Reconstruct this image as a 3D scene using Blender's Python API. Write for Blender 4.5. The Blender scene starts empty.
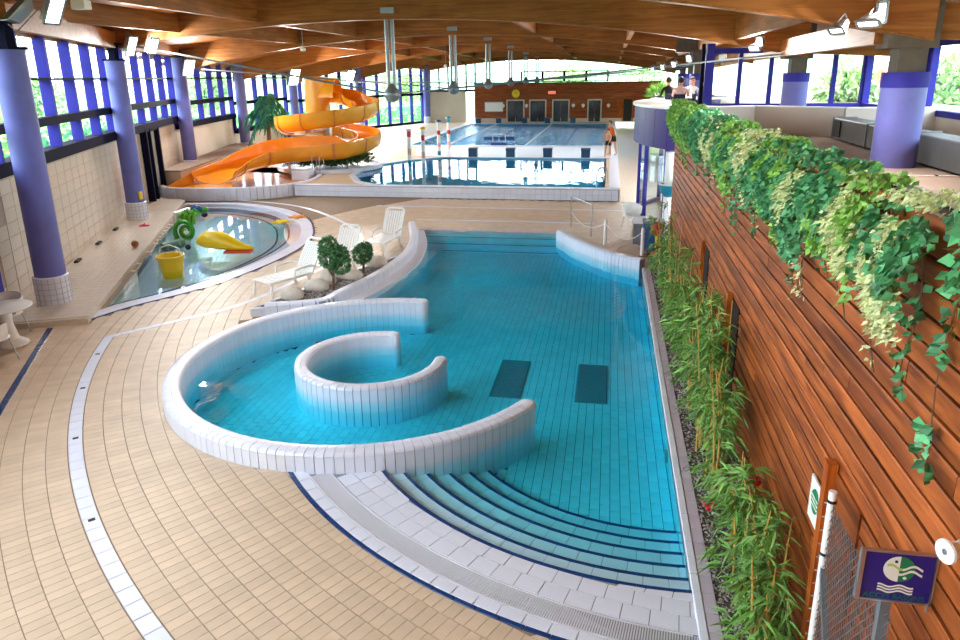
import bpy, math, random
import numpy as np
from mathutils import Vector, Matrix

SC = bpy.context.scene
COL = SC.collection
PI = math.pi
rnd = random.Random(7)

# ------------------------------------------------------------------ camera
cam_d = bpy.data.cameras.new('camera')
cam = bpy.data.objects.new('camera', cam_d)
COL.objects.link(cam)
cam_d.sensor_width = 36.0
cam_d.lens = 706.7 / 960 * 36.0
cam_d.shift_y = -(320 - 283.3) / 960
cam_d.clip_end = 600
_Y = Vector((131.8, -209.3, 706.7))
_vy = (131.8 * 30.7 + 706.7 ** 2) / 209.3
_Z = -Vector((30.7, _vy, 706.7))
_Y.normalize(); _Z.normalize()
_X = _Y.cross(_Z)
# rows of M: world axes in image coordinates (x right, y down, z forward)
right = Vector((_X[0], _Y[0], _Z[0]))
down = Vector((_X[1], _Y[1], _Z[1]))
fwd = Vector((_X[2], _Y[2], _Z[2]))
mw = Matrix.Identity(4)
for i in range(3):
    mw[i][0] = right[i]; mw[i][1] = -down[i]; mw[i][2] = -fwd[i]
mw[0][3], mw[1][3], mw[2][3] = 0.0, 0.0, 4.7
cam.matrix_world = mw
SC.camera = cam

# ------------------------------------------------------------------ world, light, exposure
world = bpy.data.worlds.new('overcast_sky')
SC.world = world
world.use_nodes = True
wn = world.node_tree.nodes
wl = world.node_tree.links
bg = wn['Background']
bg.inputs['Color'].default_value = (0.80, 0.91, 1.0, 1)
bg.inputs['Strength'].default_value = 10.5
SC.view_settings.view_transform = 'Standard'
SC.view_settings.look = 'None'
SC.view_settings.gamma = 1.0
SC.view_settings.use_curve_mapping = False
SC.view_settings.exposure = 0.08
cy = SC.cycles
cy.use_denoising = True
cy.max_bounces = 10
cy.diffuse_bounces = 5
cy.glossy_bounces = 4
cy.transparent_max_bounces = 24
cy.caustics_reflective = False
cy.caustics_refractive = False
cy.sample_clamp_indirect = 8.0
LAMP_W = 380.0
# ------------------------------------------------------------------ materials
def mat(name, col, rough=0.5, var=0.0, scale=6.0, bump=0.0, metal=0.0, spec=0.5, rand=0.0, island=0.0,
        stretch=None, col2=None, emit=0.0, coat=0.0, detail=4.0, bscale=None):
    m = bpy.data.materials.new(name)
    m.use_nodes = True
    nt = m.node_tree
    n, l = nt.nodes, nt.links
    b = n['Principled BSDF']
    b.inputs['Roughness'].default_value = rough
    b.inputs['Metallic'].default_value = metal
    b.inputs['Specular IOR Level'].default_value = spec
    b.inputs['Coat Weight'].default_value = coat
    c = (*col, 1)
    b.inputs['Base Color'].default_value = c
    m.diffuse_color = c
    tc = n.new('ShaderNodeTexCoord')
    mp = n.new('ShaderNodeMapping')
    l.new(tc.outputs['Object'], mp.inputs['Vector'])
    if stretch:
        mp.inputs['Scale'].default_value = stretch
    out = None
    if var or col2:
        nz = n.new('ShaderNodeTexNoise')
        nz.inputs['Scale'].default_value = scale
        nz.inputs['Detail'].default_value = detail
        l.new(mp.outputs['Vector'], nz.inputs['Vector'])
        rp = n.new('ShaderNodeValToRGB')
        rp.color_ramp.elements[0].position = 0.3
        rp.color_ramp.elements[1].position = 0.7
        if col2:
            rp.color_ramp.elements[0].color = c
            rp.color_ramp.elements[1].color = (*col2, 1)
        else:
            rp.color_ramp.elements[0].color = (*[max(0, x * (1 - var)) for x in col], 1)
            rp.color_ramp.elements[1].color = (*[min(1, x * (1 + var)) for x in col], 1)
        l.new(nz.outputs['Fac'], rp.inputs['Fac'])
        out = rp.outputs['Color']
    if rand or island:
        hs = n.new('ShaderNodeHueSaturation')
        if out is not None:
            l.new(out, hs.inputs['Color'])
        else:
            hs.inputs['Color'].default_value = c
        mr = n.new('ShaderNodeMapRange')
        a = rand or island
        mr.inputs['To Min'].default_value = 1 - a
        mr.inputs['To Max'].default_value = 1 + a
        if rand:
            oi = n.new('ShaderNodeObjectInfo')
            l.new(oi.outputs['Random'], mr.inputs['Value'])
        else:
            ge = n.new('ShaderNodeNewGeometry')
            l.new(ge.outputs['Random Per Island'], mr.inputs['Value'])
        l.new(mr.outputs['Result'], hs.inputs['Value'])
        out = hs.outputs['Color']
    if out is not None:
        l.new(out, b.inputs['Base Color'])
    if bump:
        nb = n.new('ShaderNodeTexNoise')
        nb.inputs['Scale'].default_value = bscale or scale * 3
        nb.inputs['Detail'].default_value = 3
        l.new(mp.outputs['Vector'], nb.inputs['Vector'])
        bp = n.new('ShaderNodeBump')
        bp.inputs['Strength'].default_value = bump
        bp.inputs['Distance'].default_value = 0.02
        l.new(nb.outputs['Fac'], bp.inputs['Height'])
        l.new(bp.outputs['Normal'], b.inputs['Normal'])
    if emit:
        b.inputs['Emission Color'].default_value = c
        b.inputs['Emission Strength'].default_value = emit
    return m

def srgb(r, g, b):
    f = lambda v: (v / 255 / 12.92) if v / 255 <= 0.04045 else ((v / 255 + 0.055) / 1.055) ** 2.4
    return (f(r), f(g), f(b))

def schlick(n, l, f0, normal=None):
    """reflectance from the angle to the surface, same from both sides"""
    ge = n.new('ShaderNodeNewGeometry')
    dt = n.new('ShaderNodeVectorMath'); dt.operation = 'DOT_PRODUCT'
    l.new(ge.outputs['Incoming'], dt.inputs[0])
    l.new(normal if normal is not None else ge.outputs['Normal'], dt.inputs[1])
    ab = n.new('ShaderNodeMath'); ab.operation = 'ABSOLUTE'
    l.new(dt.outputs['Value'], ab.inputs[0])
    om = n.new('ShaderNodeMath'); om.operation = 'SUBTRACT'; om.use_clamp = True
    om.inputs[0].default_value = 1.0
    l.new(ab.outputs[0], om.inputs[1])
    pw_ = n.new('ShaderNodeMath'); pw_.operation = 'POWER'; pw_.inputs[1].default_value = 5.0
    l.new(om.outputs[0], pw_.inputs[0])
    ma = n.new('ShaderNodeMath'); ma.operation = 'MULTIPLY_ADD'; ma.use_clamp = True
    ma.inputs[1].default_value = 1 - f0; ma.inputs[2].default_value = f0
    l.new(pw_.outputs[0], ma.inputs[0])
    return ma.outputs[0]

def water_mat(name, sigma, bump, bscale, rough=0.0, stretch=None, dist_=0.05):
    m = bpy.data.materials.new(name)
    m.use_nodes = True
    n, l = m.node_tree.nodes, m.node_tree.links
    n.remove(n['Principled BSDF'])
    o = n['Material Output']
    tr = n.new('ShaderNodeBsdfTransparent')
    gl = n.new('ShaderNodeBsdfGlossy')
    gl.inputs['Roughness'].default_value = rough
    mx = n.new('ShaderNodeMixShader')
    tc = n.new('ShaderNodeTexCoord')
    mp = n.new('ShaderNodeMapping')
    l.new(tc.outputs['Object'], mp.inputs['Vector'])
    if stretch:
        mp.inputs['Scale'].default_value = stretch
    nz = n.new('ShaderNodeTexNoise')
    nz.inputs['Scale'].default_value = bscale
    nz.inputs['Detail'].default_value = 2.0
    l.new(mp.outputs['Vector'], nz.inputs['Vector'])
    bp = n.new('ShaderNodeBump')
    bp.inputs['Strength'].default_value = bump
    bp.inputs['Distance'].default_value = dist_
    l.new(nz.outputs['Fac'], bp.inputs['Height'])
    l.new(bp.outputs['Normal'], gl.inputs['Normal'])
    l.new(schlick(n, l, 0.02, bp.outputs['Normal']), mx.inputs['Fac'])
    l.new(tr.outputs[0], mx.inputs[1])
    l.new(gl.outputs[0], mx.inputs[2])
    l.new(mx.outputs[0], o.inputs['Surface'])
    va = n.new('ShaderNodeVolumeAbsorption')
    d = max(sigma)
    va.inputs['Color'].default_value = (*[1 - s / d for s in sigma], 1)
    va.inputs['Density'].default_value = d
    l.new(va.outputs[0], o.inputs['Volume'])
    return m

def glass_mat(name, tint=(0.93, 0.97, 0.98), refl=1.0):
    m = bpy.data.materials.new(name)
    m.use_nodes = True
    n, l = m.node_tree.nodes, m.node_tree.links
    n.remove(n['Principled BSDF'])
    o = n['Material Output']
    tr = n.new('ShaderNodeBsdfTransparent')
    tr.inputs['Color'].default_value = (*tint, 1)
    gl = n.new('ShaderNodeBsdfGlossy')
    gl.inputs['Roughness'].default_value = 0.02
    mx = n.new('ShaderNodeMixShader')
    l.new(schlick(n, l, 0.04), mx.inputs[0])
    l.new(tr.outputs[0], mx.inputs[1])
    l.new(gl.outputs[0], mx.inputs[2])
    l.new(mx.outputs[0], o.inputs['Surface'])
    return m

def wood_mat(name, c1, c2, stretch, rough=0.45, rand=0.25, scale=3.0, coat=0.0):
    """grain stretched along one axis, with knots"""
    m = bpy.data.materials.new(name)
    m.use_nodes = True
    nt = m.node_tree
    n, l = nt.nodes, nt.links
    b = n['Principled BSDF']
    b.inputs['Roughness'].default_value = rough
    b.inputs['Coat Weight'].default_value = coat
    b.inputs['Specular IOR Level'].default_value = 0.2
    tc = n.new('ShaderNodeTexCoord')
    mp = n.new('ShaderNodeMapping')
    mp.inputs['Scale'].default_value = stretch
    oi = n.new('ShaderNodeObjectInfo')
    va = n.new('ShaderNodeVectorMath'); va.operation = 'ADD'
    sc_ = n.new('ShaderNodeMath'); sc_.operation = 'MULTIPLY'; sc_.inputs[1].default_value = 37.0
    l.new(oi.outputs['Random'], sc_.inputs[0])
    l.new(tc.outputs['Object'], va.inputs[0])
    l.new(sc_.outputs[0], va.inputs[1])
    l.new(va.outputs[0], mp.inputs['Vector'])
    nz = n.new('ShaderNodeTexNoise')
    nz.inputs['Scale'].default_value = scale
    nz.inputs['Detail'].default_value = 6
    nz.inputs['Distortion'].default_value = 0.8
    l.new(mp.outputs['Vector'], nz.inputs['Vector'])
    rp = n.new('ShaderNodeValToRGB')
    rp.color_ramp.elements[0].position = 0.35
    rp.color_ramp.elements[0].color = (*c1, 1)
    rp.color_ramp.elements[1].position = 0.68
    rp.color_ramp.elements[1].color = (*c2, 1)
    l.new(nz.outputs['Fac'], rp.inputs['Fac'])
    # broad stain
    n2 = n.new('ShaderNodeTexNoise')
    n2.inputs['Scale'].default_value = 0.9
    n2.inputs['Detail'].default_value = 2
    l.new(va.outputs[0], n2.inputs['Vector'])
    hs = n.new('ShaderNodeHueSaturation')
    l.new(rp.outputs['Color'], hs.inputs['Color'])
    ad = n.new('ShaderNodeMath'); ad.operation = 'ADD'
    mr = n.new('ShaderNodeMapRange')
    mr.inputs['To Min'].default_value = -rand
    mr.inputs['To Max'].default_value = rand
    l.new(oi.outputs['Random'], mr.inputs['Value'])
    m2 = n.new('ShaderNodeMapRange')
    m2.inputs['From Min'].default_value = 0.25
    m2.inputs['From Max'].default_value = 0.75
    m2.inputs['To Min'].default_value = 0.78
    m2.inputs['To Max'].default_value = 1.22
    l.new(n2.outputs['Fac'], m2.inputs['Value'])
    l.new(mr.outputs[0], ad.inputs[0]); l.new(m2.outputs[0], ad.inputs[1])
    l.new(ad.outputs[0], hs.inputs['Value'])
    l.new(hs.outputs['Color'], b.inputs['Base Color'])
    bp = n.new('ShaderNodeBump')
    bp.inputs['Strength'].default_value = 0.15
    bp.inputs['Distance'].default_value = 0.01
    l.new(nz.outputs['Fac'], bp.inputs['Height'])
    l.new(bp.outputs['Normal'], b.inputs['Normal'])
    return m

M = {}
M['beige'] = mat('beige_tile', srgb(212, 190, 164), 0.45, 0.07, 3.0, island=0.06)
M['beige1'] = mat('beige_tile_single', srgb(212, 190, 164), 0.45, 0.07, 3.0, rand=0.06)
M['grout'] = mat('deck_grout', srgb(146, 124, 102), 0.8, 0.15, 8.0)
M['white'] = mat('white_tile', srgb(226, 231, 246), 0.32, 0.03, 3.0, island=0.03)
M['white1'] = mat('white_tile_single', srgb(226, 231, 246), 0.32, 0.03, 3.0, rand=0.03)
M['wgrout'] = mat('grey_grout', srgb(142, 150, 164), 0.8, 0.1, 8.0)
M['lilac'] = mat('lilac_coping_tile', srgb(196, 186, 200), 0.4, 0.05, 3.0, rand=0.04)
M['blue_tile'] = mat('dark_blue_tile', srgb(22, 62, 120), 0.25, 0.15, 5.0)
M['pool_tile'] = mat('pool_floor_tile', srgb(200, 238, 252), 0.3, 0.05, 2.0, island=0.05)
M['pool_tile1'] = mat('pool_floor_tile_single', srgb(200, 238, 252), 0.3, 0.05, 2.0, rand=0.05)
M['pool_grout'] = mat('pool_grout', srgb(20, 66, 96), 0.8, 0.1, 8.0)
M['kid_tile'] = mat('paddling_pool_tile', srgb(206, 216, 222), 0.3, 0.04, 2.0, island=0.05)
M['mat_dark'] = mat('dark_grille', srgb(56, 132, 146), 0.6, 0.2, 30.0)
M['water'] = water_mat('pool_water', (1.75, 0.15, 0.025), 0.05, 2.2, stretch=(1, 1, 1))
M['water_kid'] = water_mat('paddling_water', (0.5, 0.16, 0.10), 0.02, 1.5)
M['water_far'] = water_mat('calm_far_water', (1.2, 0.12, 0.04), 0.05, 1.6)
M['water_lap'] = water_mat('choppy_lap_water', (2.2, 0.22, 0.03), 1.0, 1.3, 0.03, stretch=(0.8, 1.0, 1), dist_=0.6)
M['plank'] = wood_mat('cedar_plank', srgb(120, 58, 24), srgb(184, 100, 46), (4, 0.35, 4), 0.5, 0.22)
M['post_wood'] = wood_mat('orange_post_wood', srgb(150, 66, 16), srgb(206, 112, 44), (5, 5, 0.5), 0.4, 0.1)
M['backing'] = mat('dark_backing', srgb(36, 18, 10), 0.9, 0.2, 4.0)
M['beam'] = wood_mat('glulam_beam', srgb(138, 84, 40), srgb(172, 112, 60), (0.35, 4, 6), 0.5, 0.06, 2.0)
M['purlin'] = wood_mat('glulam_purlin', srgb(140, 86, 42), srgb(176, 116, 62), (5, 0.35, 5), 0.5, 0.08, 2.0)
M['decking'] = wood_mat('ceiling_boards', srgb(140, 90, 46), srgb(172, 118, 66), (6, 0.25, 4), 0.6, 0.08, 2.0)
M['far_wood'] = wood_mat('far_wall_boards', srgb(136, 66, 34), srgb(176, 94, 52), (0.3, 5, 5), 0.45, 0.12)
M['blue_col'] = mat('periwinkle_paint', srgb(104, 108, 182), 0.55, 0.12, 2.5, bump=0.06)
M['blue_frame'] = mat('indigo_frame', srgb(56, 54, 156), 0.7, 0.1, 3.0, spec=0.2)
M['dark_frame'] = mat('dark_navy_frame', srgb(18, 17, 44), 0.85, 0.15, 3.0, spec=0.1)
M['drum'] = mat('royal_blue_panel', srgb(36, 24, 116), 0.42, 0.08, 0.8, rand=0.06, spec=0.25)
M['wall_white'] = mat('off_white_wall', srgb(224, 214, 200), 0.6, 0.04, 1.2)
M['wall_tile'] = mat('cream_wall_tile', srgb(216, 204, 188), 0.35, 0.05, 1.0, island=0.035)
M['wall_tile1'] = mat('cream_wall_tile_single', srgb(216, 204, 188), 0.35, 0.05, 1.0, rand=0.035)
M['wall_grout'] = mat('wall_grout', srgb(190, 178, 162), 0.8, 0.1, 5.0)
M['concrete'] = mat('grey_concrete', srgb(92, 84, 78), 0.85, 0.3, 3.0, bump=0.2)
M['terrace'] = mat('terrace_floor', srgb(150, 128, 112), 0.5, 0.15, 1.5, bump=0.05)
M['steel'] = mat('brushed_steel', srgb(190, 192, 196), 0.3, 0.05, 6.0, metal=0.9)
M['galv'] = mat('galvanised_steel', srgb(140, 150, 158), 0.4, 0.12, 8.0, metal=0.7)
M['duct'] = mat('grey_duct_metal', srgb(104, 108, 108), 0.45, 0.1, 3.0, metal=0.4)
M['plastic'] = mat('white_plastic', srgb(244, 244, 242), 0.35)
M['black'] = mat('black_rubber', srgb(22, 22, 24), 0.6)
M['slide'] = mat('orange_fibreglass', srgb(246, 160, 28), 0.25, 0.06, 1.5, coat=0.3)
M['slide_y'] = mat('amber_fibreglass', srgb(246, 176, 40), 0.25, 0.05, 1.5, coat=0.3)
M['glass'] = glass_mat('window_glass')
M['lamp'] = mat('lit_lamp_glass', (1.0, 0.98, 0.92), 0.4, emit=14.0)
M['leaf_d'] = mat('dark_ivy_leaf', srgb(84, 158, 106), 0.5, 0.35, 5.0, island=0.45)
M['leaf_m'] = mat('fresh_green_leaf', srgb(144, 194, 92), 0.5, 0.3, 5.0, island=0.4)
M['leaf_v'] = mat('variegated_leaf', srgb(216, 224, 168), 0.5, 0.25, 60.0, island=0.25)
M['bamboo'] = mat('bamboo_leaf', srgb(104, 154, 66), 0.5, 0.35, 3.0, island=0.5)
M['cane'] = mat('bamboo_cane', srgb(206, 166, 84), 0.45, 0.15, 8.0)
M['stem'] = mat('brown_stem', srgb(104, 78, 52), 0.7, 0.2, 8.0)
M['gravel'] = mat('grey_gravel', srgb(150, 142, 140), 0.8, 0.2, 4.0, island=0.5)
M['soil'] = mat('dark_soil', srgb(72, 64, 62), 0.95, 0.3, 10.0, bump=0.4)
M['rock'] = mat('pale_boulder', srgb(214, 206, 194), 0.8, 0.12, 4.0, bump=0.5)
M['red'] = mat('red_petal', srgb(206, 36, 48), 0.5, 0.1, 5.0)
M['orange'] = mat('orange_plastic', srgb(240, 150, 40), 0.4)
M['yellow'] = mat('yellow_plastic', srgb(248, 208, 24), 0.35, 0.04, 2.0)
M['green'] = mat('green_plastic', srgb(60, 160, 50), 0.35, 0.25, 6.0)
M['teal'] = mat('teal_plastic', srgb(40, 150, 180), 0.35)
M['blue'] = mat('blue_plastic', srgb(44, 96, 168), 0.4)
M['bluepad'] = mat('navy_block', srgb(24, 74, 110), 0.4)
M['sign_blue'] = mat('sign_blue', srgb(38, 30, 128), 0.35)
M['sign_green'] = mat('sign_green', srgb(20, 130, 84), 0.4)
M['sign_white'] = mat('sign_white', srgb(240, 244, 236), 0.4)
M['sign_lime'] = mat('sign_lime', srgb(186, 216, 110), 0.4)
M['sign_text'] = mat('sign_text_green', srgb(20, 110, 110), 0.4)
M['skin'] = mat('skin', srgb(214, 160, 128), 0.55)
M['hair'] = mat('dark_hair', srgb(48, 34, 26), 0.7)
M['c_orange'] = mat('orange_cloth', srgb(214, 96, 30), 0.8)
M['c_black'] = mat('black_cloth', srgb(24, 22, 26), 0.85)
M['c_white'] = mat('white_cloth', srgb(232, 228, 226), 0.8)
M['c_pink'] = mat('pale_pink_cloth', srgb(236, 196, 186), 0.8)
M['c_navy'] = mat('navy_cloth', srgb(32, 36, 76), 0.8)
M['lawn'] = mat('lawn', srgb(120, 160, 72), 0.9, 0.25, 0.15)
M['tree'] = mat('tree_leaf', srgb(176, 206, 140), 0.6, 0.3, 0.4, island=0.4)
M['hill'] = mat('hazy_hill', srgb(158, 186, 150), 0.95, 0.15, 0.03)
M['render_w'] = mat('pale_render', srgb(236, 226, 208), 0.8, 0.06, 0.6)
M['roof_t'] = mat('terracotta_roof', srgb(196, 120, 80), 0.8, 0.15, 2.0)
M['door_glass'] = mat('dark_door_glass', srgb(56, 66, 70), 0.08, 0.5, 1.2)

# ------------------------------------------------------------------ mesh helpers
class MB:
    def __init__(self):
        self.v = []; self.f = []; self.mi = []; self.cur = 0
    def add(self, vs, fs):
        o = len(self.v)
        self.v += [tuple(p) for p in vs]
        for q in fs:
            self.f.append(tuple(i + o for i in q)); self.mi.append(self.cur)
        return self
    def box(self, c, s, rz=0.0, rx=0.0, ry=0.0):
        m = Matrix.Rotation(rz, 3, 'Z') @ Matrix.Rotation(ry, 3, 'Y') @ Matrix.Rotation(rx, 3, 'X')
        vs = []
        for dz in (-.5, .5):
            for dx, dy in ((-.5, -.5), (.5, -.5), (.5, .5), (-.5, .5)):
                vs.append(Vector(c) + m @ Vector((dx * s[0], dy * s[1], dz * s[2])))
        return self.add(vs, [(3, 2, 1, 0), (4, 5, 6, 7), (0, 1, 5, 4), (1, 2, 6, 5), (2, 3, 7, 6), (3, 0, 4, 7)])
    def cham(self, c, s, e, rz=0.0):
        """box with chamfered top edge"""
        m = Matrix.Rotation(rz, 3, 'Z')
        vs = []
        x, y, z = s[0] / 2, s[1] / 2, s[2] / 2
        for zz, k in ((-z, 0), (z - e, 0), (z, e)):
            for dx, dy in ((-1, -1), (1, -1), (1, 1), (-1, 1)):
                vs.append(Vector(c) + m @ Vector((dx * (x - k), dy * (y - k), zz)))
        fs = [(3, 2, 1, 0), (8, 9, 10, 11)]
        for k in (0, 4):
            for i in range(4):
                j = (i + 1) % 4
                fs.append((k + i, k + j, k + 4 + j, k + 4 + i))
        return self.add(vs, fs)
    def bar(self, p0, p1, w, h, up=(0, 0, 1)):
        p0, p1 = Vector(p0), Vector(p1)
        d = (p1 - p0).normalized()
        u = Vector(up)
        s = d.cross(u)
        if s.length < 1e-4:
            s = d.cross(Vector((0, 1, 0)))
        s.normalize(); u = s.cross(d)
        vs = []
        for p in (p0, p1):
            for a, b in ((-1, -1), (1, -1), (1, 1), (-1, 1)):
                vs.append(p + s * (a * w / 2) + u * (b * h / 2))
        return self.add(vs, [(3, 2, 1, 0), (4, 5, 6, 7), (0, 1, 5, 4), (1, 2, 6, 5), (2, 3, 7, 6), (3, 0, 4, 7)])
    def prism(self, poly, z0, z1):
        n = len(poly)
        vs = [(x, y, z0) for x, y in poly] + [(x, y, z1) for x, y in poly]
        fs = [tuple(range(n - 1, -1, -1)), tuple(range(n, 2 * n))]
        for i in range(n):
            j = (i + 1) % n
            fs.append((i, j, n + j, n + i))
        return self.add(vs, fs)
    def tube(self, pts, r, n=8, cap=True, closed=False):
        pts = [Vector(p) for p in pts]
        m = len(pts)
        rr = r if isinstance(r, (list, tuple)) else [r] * m
        vs = []
        ref = None
        for i, p in enumerate(pts):
            if closed:
                d = pts[(i + 1) % m] - pts[i - 1]
            else:
                d = pts[min(i + 1, m - 1)] - pts[max(i - 1, 0)]
            d.normalize()
            if ref is None:
                ref = Vector((0, 0, 1)) if abs(d.z) < 0.9 else Vector((1, 0, 0))
            s = d.cross(ref).normalized()
            ref = s.cross(d)
            for k in range(n):
                a = 2 * PI * k / n
                vs.append(p + (s * math.cos(a) + ref * math.sin(a)) * rr[i])
        fs = []
        for i in range(m if closed else m - 1):
            for k in range(n):
                k2 = (k + 1) % n
                i2 = (i + 1) % m
                fs.append((i * n + k, i * n + k2, i2 * n + k2, i2 * n + k))
        if cap and not closed:
            fs.append(tuple(range(n - 1, -1, -1)))
            fs.append(tuple((m - 1) * n + k for k in range(n)))
        return self.add(vs, fs)
    def lathe(self, prof, n=20, c=(0, 0, 0), sx=1.0, sy=1.0, arc=None):
        a0, a1 = arc if arc else (0, 2 * PI)
        cnt = n if not arc else n + 1
        vs = []
        for r, z in prof:
            for k in range(cnt):
                a = a0 + (a1 - a0) * k / n
                vs.append((c[0] + r * math.cos(a) * sx, c[1] + r * math.sin(a) * sy, c[2] + z))
        fs = []
        for i in range(len(prof) - 1):
            for k in range(n):
                k2 = (k + 1) % cnt
                fs.append((i * cnt + k, i * cnt + k2, (i + 1) * cnt + k2, (i + 1) * cnt + k))
        if not arc:
            if prof[0][0] > 1e-5:
                fs.append(tuple(range(cnt - 1, -1, -1)))
            if prof[-1][0] > 1e-5:
                fs.append(tuple((len(prof) - 1) * cnt + k for k in range(cnt)))
        return self.add(vs, fs)
    def sweep(self, path, prof, caps=True, closed=False):
        """closed profile [(n, z)] along an XY path; n to the left of travel"""
        m, q = len(path), len(prof)
        vs = []
        for i in range(m):
            if closed:
                a, b = path[i - 1], path[(i + 1) % m]
            else:
                a, b = path[max(i - 1, 0)], path[min(i + 1, m - 1)]
            dx, dy = b[0] - a[0], b[1] - a[1]
            L = math.hypot(dx, dy) or 1
            nx, ny = -dy / L, dx / L
            z0 = path[i][2] if len(path[i]) > 2 else 0.0
            for u, z in prof:
                vs.append((path[i][0] + nx * u, path[i][1] + ny * u, z0 + z))
        fs = []
        for i in range(m if closed else m - 1):
            i2 = (i + 1) % m
            for k in range(q):
                k2 = (k + 1) % q
                fs.append((i * q + k, i2 * q + k, i2 * q + k2, i * q + k2))
        if caps and not closed:
            fs.append(tuple(range(q)))
            fs.append(tuple((m - 1) * q + k for k in range(q - 1, -1, -1)))
        return self.add(vs, fs)
    def blob(self, c, r, n=10, m=7, jit=0.0, seed=0, flat=1.0):
        rr = random.Random(seed)
        r = r if isinstance(r, (tuple, list)) else (r, r, r)
        vs = []
        for i in range(m + 1):
            t = PI * i / m
            for k in range(n):
                a = 2 * PI * k / n
                j = 1 + rr.uniform(-jit, jit)
                vs.append((c[0] + r[0] * math.sin(t) * math.cos(a) * j, c[1] + r[1] * math.sin(t) * math.sin(a) * j,
                           c[2] + r[2] * math.cos(t) * (j if 0 < i < m else 1)))
        fs = []
        for i in range(m):
            for k in range(n):
                k2 = (k + 1) % n
                fs.append((i * n + k, (i + 1) * n + k, (i + 1) * n + k2, i * n + k2))
        return self.add(vs, fs)
    def mesh(self, name, mats, smooth=False, fix=True, angle=40):
        me = bpy.data.meshes.new(name)
        me.from_pydata(self.v, [], self.f)
        mats = mats if isinstance(mats, (list, tuple)) else [mats]
        for m in mats:
            me.materials.append(m)
        if len(mats) > 1:
            me.polygons.foreach_set('material_index', self.mi)
        if fix:
            import bmesh
            bm = bmesh.new(); bm.from_mesh(me)
            bmesh.ops.recalc_face_normals(bm, faces=bm.faces)
            bm.to_mesh(me); bm.free()
        me.polygons.foreach_set('use_smooth', [bool(smooth)] * len(me.polygons))
        if smooth:
            try:
                me.set_sharp_from_angle(angle=math.radians(angle))
            except Exception:
                pass
        me.update()
        return me
    def build(self, name, mats, parent=None, smooth=False, kind=None, loc=None, fix=True, angle=40):
        o = bpy.data.objects.new(name, self.mesh(name, mats, smooth, fix, angle))
        COL.objects.link(o)
        if parent is not None:
            o.parent = parent
        if loc is not None:
            o.location = loc
        if kind:
            o['kind'] = kind
        return o

def obj(name, me, parent=None, loc=(0, 0, 0), rz=0.0, kind=None):
    o = bpy.data.objects.new(name, me)
    COL.objects.link(o)
    o.parent = parent
    o.location = loc
    o.rotation_euler = (0, 0, rz)
    if kind:
        o['kind'] = kind
    return o

def tag(o, label, cat, group=None, kind=None):
    o['label'] = label
    o['category'] = cat
    if group:
        o['group'] = group
    if kind:
        o['kind'] = kind
    return o

def thing(name, label, cat, loc=(0, 0, 0), rz=0.0, group=None, kind=None):
    o = bpy.data.objects.new(name, None)
    COL.objects.link(o)
    o.location = loc
    o.rotation_euler = (0, 0, rz)
    o.empty_display_size = 0.2
    return tag(o, label, cat, group, kind)

def dup(root, loc, rz, label, group=None):
    r = root.copy(); COL.objects.link(r)
    r.location = loc; r.rotation_euler = (0, 0, rz); r['label'] = label
    if group:
        r['group'] = group
    for ch in list(root.children):
        c = ch.copy(); COL.objects.link(c); c.parent = r
        for g in list(ch.children):
            d = g.copy(); COL.objects.link(d); d.parent = c
    return r

def fast_mesh(name, verts, faces_quads, mats, mi=None, smooth=False):
    """verts (N,3) array, quads (F,4) array"""
    me = bpy.data.meshes.new(name)
    verts = np.asarray(verts, dtype=np.float32); fq = np.asarray(faces_quads, dtype=np.int32)
    k = fq.shape[1]
    me.vertices.add(len(verts)); me.vertices.foreach_set('co', verts.ravel())
    me.loops.add(fq.size); me.loops.foreach_set('vertex_index', fq.ravel())
    me.polygons.add(len(fq))
    me.polygons.foreach_set('loop_start', np.arange(0, fq.size, k, dtype=np.int32))
    try:
        me.polygons.foreach_set('loop_total', np.full(len(fq), k, dtype=np.int32))
    except Exception:
        pass
    for m in (mats if isinstance(mats, (list, tuple)) else [mats]):
        me.materials.append(m)
    if mi is not None:
        me.polygons.foreach_set('material_index', np.asarray(mi, dtype=np.int32))
    me.update(calc_edges=True)
    me.polygons.foreach_set('use_smooth', [bool(smooth)] * len(fq))
    me.validate()
    return me

def arc_pts(c, r, a0, a1, n):
    return [(c[0] + r * math.cos(math.radians(a0 + (a1 - a0) * i / n)), c[1] + r * math.sin(math.radians(a0 + (a1 - a0) * i / n))) for i in range(n + 1)]

def inpoly(x, y, poly):
    c = False
    j = len(poly) - 1
    for i in range(len(poly)):
        xi, yi = poly[i][:2]; xj, yj = poly[j][:2]
        if (yi > y) != (yj > y) and x < (xj - xi) * (y - yi) / (yj - yi) + xi:
            c = not c
        j = i
    return c

def spline(pts, n=8):
    """Catmull-Rom through points"""
    P = [Vector(p) for p in pts]
    out = []
    for i in range(len(P) - 1):
        p0, p1, p2, p3 = P[max(i - 1, 0)], P[i], P[i + 1], P[min(i + 2, len(P) - 1)]
        for k in range(n):
            t = k / n
            out.append(0.5 * ((2 * p1) + (p2 - p0) * t + (2 * p0 - 5 * p1 + 4 * p2 - p3) * t * t + (3 * p1 - p0 - 3 * p2 + p3) * t ** 3))
    out.append(P[-1])
    return [tuple(p) for p in out]

def resample(path, step):
    P = [Vector(p) for p in path]
    d = [0.0]
    for i in range(1, len(P)):
        d.append(d[-1] + (P[i] - P[i - 1]).length)
    n = max(1, round(d[-1] / step))
    out = []
    j = 0
    for k in range(n + 1):
        s = d[-1] * k / n
        while j < len(d) - 2 and d[j + 1] < s:
            j += 1
        t = (s - d[j]) / max(1e-9, d[j + 1] - d[j])
        out.append(tuple(P[j].lerp(P[j + 1], min(1, max(0, t)))))
    return out
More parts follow.
